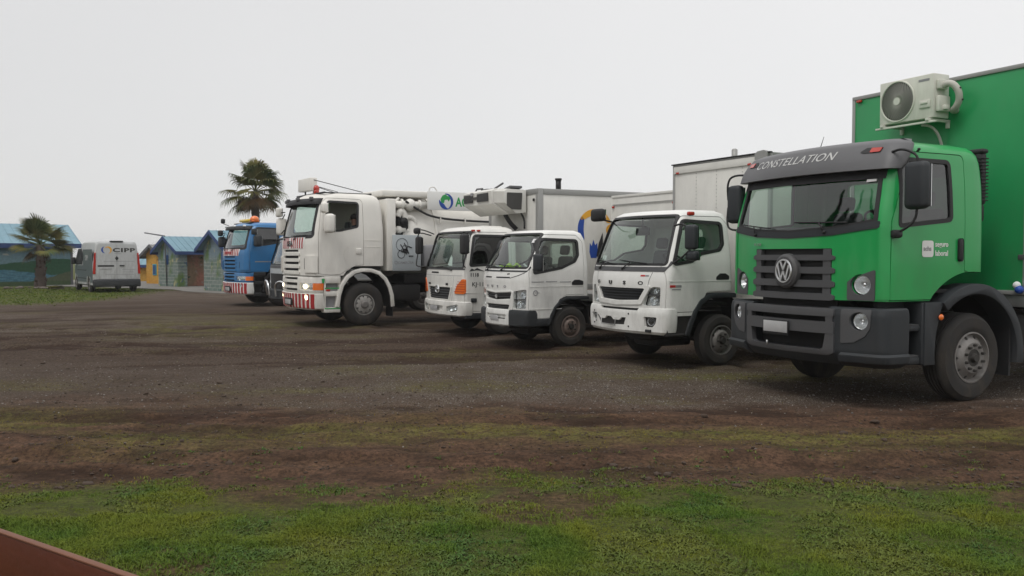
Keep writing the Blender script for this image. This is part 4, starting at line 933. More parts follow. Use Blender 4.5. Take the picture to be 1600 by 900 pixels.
    v = G().cyl((1.0, 2.45, 3.05), (1.0, 2.45, 3.32), .06, n=14).cyl((1.0, 2.45, 3.30), (1.0, 2.45, 3.34), .075, n=14).box(.9, 1.1, 2.44, 2.46, 3.26, 3.3).out('roof_stack', M['black'], t)
    # ring emblem printed on the flank: amber arc over a blue one
    cy, cz, ro, ri = 3.26, 2.25, .44, .29
    def arcband(a0, a1, m, w0=0, w1=0):
        n = 26; P = []; Q = []
        for i in range(n+1):
            k = i/n; a = R(a0+(a1-a0)*k); th = math.sin(PI*min(1, max(0, k)))**.35
            P.append((cy+ro*math.cos(a), cz+ro*math.sin(a))); rr = ro-(ro-ri)*(.25+.75*th); Q.append((cy+rr*math.cos(a), cz+rr*math.sin(a)))
        G().prism(P+Q[::-1], 'x', 1.202, 1.205).out('ring_print', m, c)
    arcband(20, 150, M['logo_yel']); arcband(140, 222, M['logo_blue']); arcband(-20, 16, M['logo_yel']); None
    G().prism([(3.12, 1.75), (3.13, 1.95), (3.18, 1.88), (3.22, 2.02), (3.27, 1.9), (3.32, 1.95), (3.34, 1.7), (3.30, 1.62), (3.16, 1.62)], 'x', 1.202, 1.205).out('crown_print', M['logo_blue'], c)
    G().prism([(3.30, 1.66), (3.36, 1.95), (3.46, 2.18), (3.47, 1.9), (3.44, 1.6)], 'x', 1.2055, 1.208).out('crown_print', M['letter_k'], c)
    return t

# =================================================================== big white vacuum tanker with hazard stripes
def scania_like(key, label, paint, strip=True, tanker=True, name='tanker_truck'):
    K = CAB['sc']
    t = placed(key, label, name)
    P = M[paint]
    ws = rpoly([(-1.10, 2.10, .06), (0, 2.06, 0), (1.10, 2.10, .06), (1.0, 2.90, .12), (-1.0, 2.90, .12)])
    side = rpoly([(.50, 2.22, .05), (.85, 2.24, .1), (1.30, 2.34, .06), (1.33, 2.91, .07), (.58, 2.93, .08)])
    wc = 1.45
    door = rpoly([(.335, 1.25, 0), (.62, 1.22, .04), (.86, 1.235, .1), (1.05, 1.35, .1), (1.25, 1.44, .05), (1.43, 1.45, 0), (1.43, 2.92, .06), (1.38, 2.99, .05), (.58, 3.0, .07), (.46, 2.9, .05), (.34, 2.1, .1)])
    archc = G().prism([(.86, 1.1), (1.0, 1.30), (1.2, 1.42), (2.2, 1.42), (2.2, 1.1)], 'x', -2, 2).tomesh()
    slots = G(); lam = []
    gz = [(1.755, 1.805), (1.60, 1.67), (1.46, 1.525), (1.31, 1.375)]
    for z0, z1 in gz: slots.prism(rpoly([(-.52, z0), (.52, z0), (.52, z1), (-.52, z1)], .015), 'y', -1, .14)
    body, d = cab(t, K, P, ws, side, door, None, [archc, slots.tomesh()], gask=.05, sglass='darkglass', open_side=tanker)
    G().box(-.58, .58, .12, .14, 1.25, 1.85).out('grille_backing', M['matblack'], t)
    for z0, z1 in gz:
        for k in range(2): pass
    for z in (1.70, 1.555, 1.405, 1.265): patch(K, rpoly([(-.60, z-.035), (.60, z-.035), (.60, z+.035), (-.60, z+.035)], .02), .02, .03, 'grille_bar', P, t)
    # lower front below the cab: grille, headlamps, bumper
    F = [(.80, .045, .45, 1.20, .26, .05, .15), (.85, .03, .45, 1.22, .26, .05, .15), (1.15, .04, .45, 1.22, .26, .05, .15), (1.185, .06, .45, 1.20, .26, .05, .15)]
    sl = G()
    for z0, z1 in ((1.10, 1.155), (.96, 1.03), (.84, .895)): sl.prism(rpoly([(-.48, z0), (.48, z0), (.48, z1), (-.48, z1)], .015), 'y', -1, .16)
    for s in (-1, 1): sl.prism(rpoly([(s*.60, .86), (s*1.4, .86), (s*1.4, 1.03), (s*.60, 1.03)], .02), 'y', -1, .5)
    lf = mesh_out(diff(hullmesh(F), sl.tomesh()), 'front_panel', P, t)
    G().box(-.5, .5, .13, .15, .82, 1.18).out('grille_backing', M['matblack'], lf)
    for s in (-1, 1):
        mesh_out(inter(hullmesh(F, .03, .10), G().prism([(s*.59, .85), (s*1.4, .85), (s*1.4, 1.04), (s*.59, 1.04)], 'y', -1, .5).tomesh()), 'headlight_pocket', M['lampin'], lf)
        mesh_out(inter(hullmesh(F, .004, .014), G().prism([(s*.605, .865), (s*1.08, .865), (s*1.08, 1.025), (s*.605, 1.025)], 'y', -1, .5).tomesh()), 'headlight_lens', M['lens'], lf)
        mesh_out(inter(hullmesh(F, .002, .025), G().prism([(s*1.10, .865), (s*1.4, .865), (s*1.4, 1.025), (s*1.10, 1.025)], 'y', -1, .5).tomesh()), 'indicator_lens', M['orange'], lf)
        y_ = front_y(F, .78, .95)
        if tanker: G().sphere((s*.78, y_+.035, .945), .055).out('headlight', M['lamp_on'], lf)
        else: headlamp(lf, s*.8, y_+.03, .945, .065, s*.3)
    B = [(.40, .10, .42, 1.16, .28, .05, .13), (.44, .06, .45, 1.21, .28, .05, .14), (.70, .03, .45, 1.235, .26, .05, .15), (.775, .02, .45, 1.235, .26, .05, .15), (.79, .04, .44, 1.22, .26, .05, .15)]
    fg = G()
    for s in (-1, 1): fg.cyl((s*.86, -1, .695), (s*.86, .2, .695), .062, n=18)
    b = mesh_out(diff(hullmesh(B), fg.tomesh()), 'bumper', P if tanker else M['letter_w'], t)
    for s in (-1, 1):
        y_ = front_y(B, .86, .695)
        if tanker: G().sphere((s*.86, y_+.03, .695), .06, sy=.6).out('fog_light', M['lamp_on'], b)
        else: headlamp(b, s*.86, y_+.02, .695, .058, s*.3, 'fog_light')
    # red and white hazard stripes along the bumper
    x = -1.15; i = 0
    while x < 1.2:
        w_ = .10
        for z0, z1 in ((.43, .645), (.76, .77)): pass
        sh = .05 if x < 0 else -.05
        poly = [(x+sh, .43), (x+w_+sh, .43), (x+w_, .775), (x, .775)]
        pc = inter(hullmesh(B, -.003, .01), G().prism(poly, 'y', -1, .41).tomesh())
        if abs(abs(x+w_/2)-.86) < .12: pc = diff(pc, fgc())
        mesh_out(pc, 'hazard_stripe', M['redpaint'], b); x += .17
    pl = G().box(-.26, .26, -.005, .01, .49, .66, .004).out('plate_frame', M['black'], b)
    G().box(-.2, .2, -.012, -.006, .51, .62, .002).out('licence_plate', M['plate'], pl)
    # striped band with lettering under the windscreen
    bd = patch(K, rpoly([(-.74, 1.83), (.74, 1.83), (.82, 2.09), (-.82, 2.09)], .01), .006, .01, 'hazard_band', M['letter_w'], t)
    x = -.70
    while x < .7:
        if abs(x) > .02: patch(K, [(x, 1.835), (x+.055, 1.835), (x+.055, 2.085), (x, 2.085)], .009, -.0065, 'hazard_stripe', M['redpaint'], bd)
        x += .115
    tx = text('GEA' if tanker else 'COPINKT', .17 if tanker else .15, M['letter_k'] if tanker else M['redpaint'], bd, (0, 0, 0), ext=.002, name='lettering', align='CENTER', bold=.006, sx=1.25)
    for v in tx.data.vertices:
        x, z = v.co.x, 1.89+v.co.y; v.co = Vector((x, front_y(K, x, z)-.0125-v.co.z, z))
    tx.rotation_euler = (0, 0, 0)
    # little hatch on the corner
    for s in (-1, 1):
        patch(K, rpoly([(s*.84, 1.27), (s*1.4, 1.27), (s*1.4, 1.66), (s*.84, 1.66)], .03), .028, .01, 'corner_hatch', P, t, rng_=(-1, .30))
        patch(K, rpoly([(s*.845, 1.35), (s*.86, 1.35), (s*.86, 1.60), (s*.845, 1.60)], 0), .031, -.026, 'hatch_slot', M['black'], t, rng_=(-1, .30))
    # visor
    V = [(2.86, .08, .5, 1.06, .24, .1, .15), (2.92, .08, .55, 1.05, .24, .1, .15), (3.0, .16, .6, 1.03, .24, .1, .14)]
    vm = diff(hullmesh(V), hullmesh([(z-.02 if i == 0 else z-.012, a+.03, b_, w_-.02, c_, d_, e_) for i, (z, a, b_, w_, c_, d_, e_) in enumerate(V)]))
    vis = mesh_out(vm, 'sun_visor', M['tint'] if 0 else M['black'], t)
    for s in (-.9, -.35, .35, .9): G().box(s-.05, s+.05, front_y(V, s, 2.95)-.03, front_y(V, s, 2.95)+.05, 2.95, 3.03, .015).out('visor_light', M['visor'] if tanker else M['lampin'], vis)
    # side below the door: steps and fender
    sd = [(.34, 1.20, .60)]
    for s in (1, -1):
        a, b_ = (1.0, 1.225) if s > 0 else (-1.225, -1.0)
        st = G().box(a, b_, .46, .85, .34, .46, .02).box(a, b_, .46, .85, .72, .84, .015).box(a, b_, .46, .86, 1.02, 1.19, .015).box(a, b_, .46, .50, .45, 1.15, .01).box(a, b_-.03 if s > 0 else b_, .82, .86, .45, 1.15, .01)
        st.out('step', P if tanker else M['black'], t)
        G().box(min(s*1.0, s*1.12), max(s*1.0, s*1.12), .47, .86, .4, 1.1).out('step_recess', M['greyprint'] if tanker else M['matblack'], t)
        Pp = [(.82, .46), (.855, .72), (.93, .95), (1.06, 1.13), (1.22, 1.24), (1.40, 1.28), (1.62, 1.27), (1.80, 1.21), (1.95, 1.08), (2.05, .90), (2.11, .70), (2.13, .44)]
        pc_ = strip_poly(Pp, .085 if False else .09)
        G().prism(pc_, 'x', min(s*.92, s*1.25), max(s*.92, s*1.25), bev=.012).out('fender', P if tanker else M['black'], t, 30)
        G().prism(strip_poly([(y, z) for y, z in Pp], -.02), 'x', min(s*.5, s*1.22), max(s*.5, s*1.22)).out('fender_liner', M['matblack'], t)
        G().box(min(s*.85, s*1.2), max(s*.85, s*1.2), 2.16, 2.19, .2, .55).out('mud_flap', M['black'], t)
    if tanker:
        G().box(1.222, 1.230, .47, .85, .895, .92).box(1.222, 1.230, .47, .85, .425, .45).out('green_strip', M['logo_green'], t)
        G().prism(rpoly([(.40, 1.13), (.47, 1.13), (.46, 1.04), (.435, 1.02), (.41, 1.04)], .01), 'x', 1.222, 1.231).out('shield_badge', M['logo_green'], t)
        G().box(1.222, 1.232, .50, .60, .84, .885, .004).out('side_marker', M['red'], t)
    # door pressings
    g = G().prism(strip_poly(arc(1.20, 1.68, .26, 120, 215, 14), .012), 'x', 1.212, 1.2265)
    g.out('door_pressing', P, d)
    G().box(1.2, 1.245, 1.24, 1.38, 1.70, 1.84, .02, 3).out('door_handle', P, d)
    for z in (2.02, 1.86):
        G().box(1.212, 1.2245, 1.44, 1.9, z, z+.012, .003).out('body_crease', P, t)
    # mirrors: main, wide angle, kerb; on both sides
    for s in (1, -1):
        y0 = .50 if s > 0 else .30
        mirror(t, s*1.47, y0, 2.40, .30, .44, [[(s*1.16, y0-.02, 2.30), (s*1.3, y0-.05, 2.22), (s*1.42, y0, 2.25)], [(s*1.16, y0, 2.7), (s*1.3, y0, 2.62), (s*1.42, y0, 2.55)]], {'cream': 'cream', 'white_old': 'white_old'}.get(paint, 'plastic'), d=.2, r=.07)
        mirror(t, s*1.38, y0-.08, 2.76, .2, .24, [[(s*1.14, y0, 2.75), (s*1.3, y0-.05, 2.75)]], {'cream': 'cream', 'white_old': 'white_old'}.get(paint, 'plastic'), 'wide_angle_mirror', d=.14, r=.05)
    wiper(t, K, [(-.5, 2.05), (-.7, 2.13), (-.05, 2.10)], 0); wiper(t, K, [(.3, 2.05), (.1, 2.13), (.85, 2.14)], 0)
    interior(t, K, 1.35, 2.15, .58, 1.2, 1.97, (-.6, .6), .42)
    return t, d
def fgc():
    g = G()
    for s in (-1, 1): g.cyl((s*.86, -1, .695), (s*.86, .4, .695), .066, n=18)
    return g.tomesh()
def tanker():
    t, d = scania_like('sc', 'big cream white vacuum tanker with lit headlights and red striped bumper, beacon board on roof', 'cream')
    # roof board, beacon and rail
    b = G().box(-.78, .12, .52, .70, 3.24, 3.55, .02).out('roof_board', M['cream'], t)
    G().sphere((.34, .60, 3.27), .075, sz=1.1).cyl((.34, .60, 3.14), (.34, .60, 3.25), .065, n=12).out('beacon', M['red'], t)
    g = G(); g.box(-1.0, .98, .55, .60, 3.12, 3.16, .01).box(-1.0, .98, 1.7, 1.75, 3.12, 3.16, .01)
    for x in (-.98, .96): g.box(x-.02, x+.02, .58, 1.72, 3.12, 3.15, .01)
    g.tube([(.1, .6, 3.50), (.9, 1.55, 3.18)], .01, 5).tube([(-.45, .62, 3.45), (-.3, 1.5, 3.18)], .01, 5).tube([(.1, .62, 3.36), (.7, 1.0, 3.18)], .008, 5)
    for x in (-.5, .1): g.box(x-.015, x+.015, .6, .63, 3.14, 3.3)
    g.out('roof_rack', M['black'], t)
    chassis(t, 10.0, .85, .42, 6.2, .51, 'scania', 1.45, 1.0, .30, .252, fx=1.21)
    for s in (1, -1): wheel(t, s*1.18, 7.55, .51, .27, .252, 'scania', s)
    # frame cabinet behind the cab, with the printed panel
    G().box(-1.0, 1.16, 2.06, 2.30, 1.30, 3.04, .03).out('equipment_cabinet', M['cream'], t)
    p = G().box(1.05, 1.19, 2.20, 2.95, 1.30, 2.17, .008).out('side_locker', M['panelprint'], t)
    # drawing of a wheeled pump on the panel
    g = G()
    def lr(cy, cz, r, w_=.014, n=26): g.lathe([(r-w_, .002), (r, .002), (r, .006), (r-w_, .006)], (1.19, cy, cz), 'x', n)
    lr(2.42, 1.70, .10); lr(2.44, 1.93, .16, .01); lr(2.52, 1.86, .07); lr(2.46, 1.79, .05)
    for a, b_ in (((2.36, 1.80), (2.60, 1.74)), ((2.5, 1.98), (2.62, 1.72)), ((2.40, 1.94), (2.56, 1.70)), ((2.62, 1.66), (2.74, 1.66)), ((2.60, 1.9), (2.70, 1.86))):
        g.tube([(1.193, *a), (1.193, *b_)], .014, 5)
    g.box(1.191, 1.196, 2.46, 2.58, 1.74, 1.84)
    g.out('pump_print', M['letter_k'], p)
    text('CAMIROSA', .085, M['greyprint'], p, (1.192, 2.33, 1.47), SIDE, ext=.001, name='lettering', bold=.001)
    G().lathe([(.03, .001), (.042, .001), (.042, .004), (.03, .004)], (1.191, 2.28, 1.50), 'x', 18).out('round_print', M['greyprint'], p)
    # vacuum pump pipework
    g = G()
    g.cyl((.98, 2.30, 2.92), (.98, 3.2, 2.92), .09, n=16).sphere((.98, 2.75, 2.92), .15, n=16).cyl((.98, 2.5, 2.92), (.98, 2.54, 2.92), .14, n=16).cyl((.98, 2.98, 2.92), (.98, 3.02, 2.92), .13, n=16)
    g.tube([(.98, 2.42, 2.62), (.98, 2.5, 2.78), (.98, 2.6, 2.70), (.98, 2.62, 2.5)], .085, 12, smooth=2)
    g.tube([(.98, 2.62, 2.62), (.98, 2.85, 2.60), (.98, 2.92, 2.42), (.98, 2.80, 2.26), (.98, 2.66, 2.28)], .06, 12, smooth=3)
    g.cyl((.98, 2.30, 2.30), (.98, 2.62, 2.30), .06, n=12).sphere((.98, 2.45, 2.30), .10, n=12).cyl((.98, 2.33, 2.95), (.98, 2.45, 3.08), .04, n=8)
    g.out('pipework', M['cream'], t)
    G().box(.75, 1.02, 2.42, 2.70, 2.30, 2.66, .03).cyl((1.0, 2.56, 2.5), (1.08, 2.56, 2.5), .1, n=16).box(.7, .95, 2.32, 3.3, 2.17, 2.27, .01).out('pump', M['matblack'], t)
    # tank
    tk = G().lathe([(0, 2.35), (.5, 2.37), (.82, 2.45), (1.0, 2.62), (1.08, 2.8), (1.08, 9.1), (.8, 9.45), (0, 9.6)], (0, 0, 2.12), 'y', 48, closed=False)
    tk = tk.out('tank', M['cream'], t)
    G().box(-1.02, 1.02, 2.0, 3.35, 3.10, 3.26, .04).box(-.5, .5, 3.36, 9.0, 3.18, 3.26, .02).out('top_walkway', M['cream'], tk)
    g = G()
    for y in (3.4, 5.2, 7.0, 8.8): g.lathe([(1.082, y), (1.12, y), (1.12, y+.06), (1.082, y+.06)], (0, 0, 2.12), 'y', 48)
    g.out('tank_rib', M['cream'], tk)
    G().box(-.98, .98, 2.6, 9.0, .98, 1.22, .02).out('tank_cradle', M['matblack'], t)
    G().box(.85, 1.14, 3.05, 3.9, 1.35, 1.95, .1).out('water_tank', M['greyprint'], t)
    G().tube([(1.07, 2.6, 3.0), (1.1, 2.9, 2.80), (1.12, 3.3, 2.62), (1.12, 4.2, 2.55), (1.12, 6, 2.53)], .028, 8, smooth=2).out('suction_hose', M['black'], t)
    g = G()
    for y in (3.5, 4.2, 5): G().box(1.08, 1.16, y, y+.03, 2.48, 2.62).out('hose_clip', M['cream'], t)
    bd = G().box(1.13, 1.17, 3.15, 6.2, 2.80, 3.26, .006).out('name_board', M['letter_w'], t)
    X = 1.172; cy, cz = 3.66, 3.02
    def band(a0, a1, r0, r1, m, nm):
        n = 20; P = [(cy+r1*math.cos(R(a0+(a1-a0)*i/n)), cz+r1*math.sin(R(a0+(a1-a0)*i/n))) for i in range(n+1)]
        Q = [(cy+(r1-(r1-r0)*math.sin(PI*(i/n)*.9+.15))*math.cos(R(a0+(a1-a0)*i/n)), cz+(r1-(r1-r0)*math.sin(PI*(i/n)*.9+.15))*math.sin(R(a0+(a1-a0)*i/n))) for i in range(n+1)]
        G().prism(P+Q[::-1], 'x', X, X+.003).out(nm, m, bd)
    band(100, -80, .13, .20, M['logo_blue'], 'round_emblem'); band(170, 285, .09, .20, M['logo_blue'], 'round_emblem')
    G().prism([(3.52, 2.98), (3.50, 3.08), (3.56, 3.17), (3.66, 3.20), (3.68, 3.16), (3.80, 3.14), (3.73, 3.02), (3.70, 3.07), (3.62, 3.06), (3.60, 2.98)], 'x', X, X+.003).out('arrow_emblem', M['logo_green'], bd)
    text('AG', .31, M['logo_green'], bd, (X, 3.93, 2.91), SIDE, ext=.001, name='lettering', bold=.010, sx=.82)
    g = G(); g.tube([(1.15, 3.2, 3.24), (1.15, 3.2, 3.34), (1.15, 3.32, 3.38), (1.15, 3.4, 3.30), (1.15, 3.42, 3.25)], .014, 6, smooth=2)
    g.out('lifting_eye', M['cream'], bd)
    # driver
    return t
def blue_truck():
    t, d = scania_like('bl', 'blue truck with red striped bumper and amber beacon bar, farthest left of the row', 'blue', tanker=False, name='tow_truck')
    chassis(t, 7.5, .85, .42, 5.6, .51, 'scania', 1.45, 1.0, .30, .28, fx=1.19)
    b = G().box(-.62, .36, .62, .86, 3.19, 3.30, .03).box(-.5, .3, .68, .8, 3.12, 3.2).out('beacon_bar', M['yellow'], t)
    g = G().sphere((.55, .74, 3.27), .15, sz=.95).box(.40, .68, .62, .86, 3.17, 3.24, .02); g.out('beacon', M['orange'], t)
    G().box(-.8, .8, .5, 1.3, 3.10, 3.14, .01).out('roof_plate', M['black'], t)
    mirror(t, -.60, .06, 3.22, .14, .2, [[(-.7, .3, 3.05), (-.62, .1, 3.1), (-.6, .08, 3.16)]], 'black', 'front_mirror')
    G().box(1.2205, 1.226, .50, 1.28, 1.58, 1.62).out('lettering', M['greyprint'], d)
    lower(t, .82, .835)
    G().box(-1.1, 1.1, 2.5, 7.6, .98, 1.15, .02).out('flat_bed', M['trim'], t)
    return t
def lower(t, z0, k):
    """a lower cab of the same make: heights above z0 shrink by k"""
    f = lambda z: z if z < z0 else z0+(z-z0)*k
    def go(o, par):
        if o.location.length > 1e-6 or o.name.startswith('wheel'):
            o.location.z = f(o.location.z); return
        if o.data.users > 1: o.data = o.data.copy()
        for v in o.data.vertices: v.co.z = f(v.co.z)
        for c in o.children: go(c, o)
    for c in list(t.children): go(c, t)
def grey_truck():
    K = CAB['hi']
    X, Y = -6.85, 25.5
    t = empty('box_truck', (X, Y, 0), -1.0, 'pale grey truck mostly hidden between the blue truck and the striped white tanker', 'truck', GROUP_T)
    ws = rpoly([(-1.0, 1.40, .05), (1.0, 1.40, .05), (.93, 2.17, .07), (-.93, 2.17, .07)]); side = rpoly([(.32, 1.45, .04), (1.2, 1.50, .06), (1.2, 2.08, .07), (.44, 2.09, .08)])
    door = rpoly([(.215, .52, 0), (.62, .52, .03), (.70, .80, .06), (.90, .98, .06), (1.28, .98, 0), (1.28, 2.05, .08), (1.2, 2.15, .06), (.46, 2.15, .07), (.37, 2.05, .05), (.225, 1.4, .1)])
    archc = G().prism([(.60, .3), (.66, .75), (.86, .95), (1.7, .95), (1.7, .3)], 'x', -2, 2).tomesh()
    cab(t, K, M['grey_truck'], ws, side, door, None, [archc], gask=.022, sglass='darkglass')
    patch(K, rpoly([(-.7, 1.15), (.7, 1.15), (.6, .7), (-.6, .7)], .04), .01, .01, 'grille', M['matblack'], t)
    patch(K, [(-1.03, 1.38), (1.03, 1.38), (1.03, 1.30), (-1.03, 1.30)], .006, .01, 'cowl_panel', M['plastic2'], t)
    B = [(.38, .02, .36, 1.0, .12, .05, .13), (.43, -.03, .4, 1.06, .12, .05, .14), (.66, -.03, .38, 1.08, .12, .05, .14), (.69, .0, .36, 1.06, .12, .05, .14)]
    b = mesh_out(hullmesh(B), 'bumper', M['plastic'], t)
    for s in (-1, 1): headlamp(t, s*.84, front_y(K, .84, .85)-.005, .85, .09, s*.4)
    for s in (-1, 1): G().tube([(s*.3, -.06, .5), (s*.3, -.1, .9), (s*.9, -.02, .95), (s*1.0, .1, .5)], .03, 8, smooth=2).out('bull_bar', M['chrome'], b)
    interior(t, K, .60, 1.45, .45, 1.05, 1.42, (-.5, .5), .36)
    chassis(t, 5.6, .68, .38, 4.3, .40, 'light', 1.12, .92, .22, .225, fx=1.0)
    cargo(t, -1.1, 1.1, 1.8, 5.9, .95, 2.75, 'grey_truck', 'trim')
    return t

# =================================================================== van
def van():
    X, Y, a = -17.888, 39.99, .6174
    t = empty('parked_van', (X, Y, 0), a, 'white panel van seen from the back, parked beside the mural wall', 'van')
    # local: rear face at y=0, nose towards +y
    secs = []
    def R_(y, zt, w, zb=.42, rt=.16):
        P = [(-w, zb), (-w, 1.1)]
        n = 6; wt = w-.14
        P += [(-w, 1.3)]
        for i in range(n+1):
            q = i/n*PI/2; P.append((-(wt-rt)-rt*math.cos(q)-.0, zt-rt+rt*math.sin(q)))
        Q = [(-x, z) for x, z in P[::-1]]
        return [(x, y, z) for x, z in P+Q]
    prof = [(.0, 2.22, .96), (.05, 2.30, 1.0), (.3, 2.34, 1.01), (1.5, 2.35, 1.01), (3.0, 2.34, 1.01), (3.5, 2.28, 1.0), (3.75, 2.08, .99), (4.1, 1.72, .985), (4.4, 1.42, .98), (4.65, 1.32, .96), (4.95, 1.22, .93), (5.2, 1.0, .86), (5.25, .8, .82)]
    rings = [R_(y, z, w, .34 if y < 5 else .36) for y, z, w in prof]
    m = len(rings[0]); V = [p for r in rings for p in r]; F = []
    for i in range(len(rings)-1):
        for k in range(m): F.append((i*m+k, i*m+(k+1) % m, (i+1)*m+(k+1) % m, (i+1)*m+k))
    F += [tuple(range(m))[::-1], tuple(range((len(rings)-1)*m, len(rings)*m))]
    bm = bmesh.new(); vs = [bm.verts.new(v) for v in V]
    for f in F: bm.faces.new([vs[i] for i in f])
    bmesh.ops.recalc_face_normals(bm, faces=bm.faces)
    me = bpy.data.meshes.new('v'); bm.to_mesh(me); bm.free()
    cg = G()
    for wy in (.95, 4.25): cg.cyl((-2, wy, .32), (2, wy, .32), .40, n=36)
    me = diff(me, cg.tomesh())
    mesh_out(me, 'van_body', M['van'], t, 30)
    # grey vinyl flank
    for s in (-1, 1):
        x0, x1 = (s*1.012, s*1.018)
        G().prism(rpoly([(3.45, 1.98), (2.55, 2.0), (2.45, 1.25), (4.35, 1.25), (4.0, 1.6)], .05), 'x', min(x0, x1)-.0, max(x0, x1)).out('side_window', M['black'], t)
        g = G()
        for z in (1.0, .62): g.box(min(s*1.008, s*1.02), max(s*1.008, s*1.02), 1.45, 3.75, z-.02, z+.02, .006)
        g.out('side_moulding', M['plastic'], t)
    G().prism(rpoly([(.06, .45), (.5, .45), (.52, .72), (1.4, .72), (1.42, .45), (3.7, .45), (3.75, .75), (4.4, .82), (4.4, 1.2), (2.3, 1.22), (2.2, 1.95), (.08, 1.95)], .04), 'x', -1.0175, -1.0115).out('flank_vinyl', M['vanside'], t)
    text('CIPP', .34, M['van'], t, (-1.019, 1.75, 1.45), (PI/2, 0, -PI/2), ext=.001, name='lettering', bold=.01)
    # back doors
    for s in (-1, 1):
        G().prism(rpoly([(s*.012, .62), (s*.86, .62), (s*.89, 1.2), (s*.78, 2.10), (s*.70, 2.17), (s*.012, 2.2)], .04), 'y', -.018, .0).out('rear_door', M['van'], t)
        G().prism(rpoly([(s*.90, .84), (s*1.0, .84), (s*.985, 1.25), (s*.93, 1.80), (s*.87, 1.80), (s*.885, 1.2)], .02), 'y', -.03, .08).out('tail_light', M['red'], t)
    bmp = G().box(-1.0, 1.0, -.12, .12, .26, .60, .05, 3).out('rear_bumper', M['plastic'], t)
    G().box(-.8, -.12, -.028, -.018, 1.17, 1.24, .005).out('plate_light_bar', M['black'], t)
    G().box(-.72, -.22, -.026, -.018, 1.04, 1.14, .002).out('licence_plate', M['plate'], t)
    G().box(.12, .32, -.05, -.018, 1.19, 1.24, .01).out('door_handle', M['black'], t)
    g = G().prism([(0, 1.65), (.075, 1.55), (0, 1.45), (-.075, 1.55)], 'y', -.035, -.018); e = g.out('emblem', M['black'], t)
    G().box(.0-.28, .28, -.03, .12, 2.28, 2.34, .02).out('brake_light', M['black'], t)
    text('CIPP', .25, M['hub'], t, (-.17, -.019, 1.83), ext=.001, name='lettering', bold=.010, sx=1.75, space=1.12)
    def cband(cx, cz, a0, a1, r0, r1, m):
        n = 16; P = [(cx+r1*math.cos(R(a0+(a1-a0)*i/n)), cz+r1*math.sin(R(a0+(a1-a0)*i/n))) for i in range(n+1)]
        Q = [(cx+(r1-(r1-r0)*math.sin(PI*i/n))*math.cos(R(a0+(a1-a0)*i/n)), cz+(r1-(r1-r0)*math.sin(PI*i/n))*math.sin(R(a0+(a1-a0)*i/n))) for i in range(n+1)]
        G().prism(P+Q[1:-1][::-1], 'y', -.021, -.0185).out('ring_print', m, t)
    cband(-.50, 1.92, 90, 280, .07, .15, M['logo_blue']); cband(-.36, 1.92, -90, 160, .08, .16, M['logo_yel'])
    g = G()
    for x0, x1, z in ((-.55, .75, 1.40), (-.1, .2, 1.745), (.22, .78, 1.02), (.25, .7, .92), (-.5, .72, .80)): g.box(x0, x1, -.0205, -.0185, z, z+.018)
    g.out('small_print', M['greyprint'], t)
    for s in (-1, 1):
        for wy in (.95, 4.25): wheel(t, s*.98, wy, .34, .2, .2, 'light', s)
        mirror(t, s*1.14, 4.02, 1.42, .20, .32, [[(s*.97, 3.95, 1.32), (s*1.1, 4.0, 1.34)]], 'black')
    G().box(-.9, .9, .3, 5.0, .28, .5).out('underbody', M['matblack'], t)
    return t
# =================================================================== ground
def hash2(ix, iy, seed):
    h = (ix.astype(np.int64)*374761393+iy.astype(np.int64)*668265263+seed*982451653) & 0xffffffff
    h = ((h ^ (h >> 13))*1274126177) & 0xffffffff
    return ((h ^ (h >> 16)) & 0xffff)/65535.0
def vnoise(x, y, seed=0):
    ix, iy = np.floor(x), np.floor(y); fx, fy = x-ix, y-iy; fx = fx*fx*(3-2*fx); fy = fy*fy*(3-2*fy)
    a, b, c, d = hash2(ix, iy, seed), hash2(ix+1, iy, seed), hash2(ix, iy+1, seed), hash2(ix+1, iy+1, seed)
    return (a*(1-fx)+b*fx)*(1-fy)+(c*(1-fx)+d*fx)*fy
def fbm(x, y, s, oct=5, seed=0, gain=.5):
    v = 0; a = 1; t = 0
    for o in range(oct): v = v+a*vnoise(x/s*2**o+seed*3.1, y/s*2**o-seed*1.7, seed+o); t += a; a *= gain
    return v/t
def sstep(a, b, x): t = np.clip((x-a)/(b-a), 0, 1); return t*t*(3-2*t)
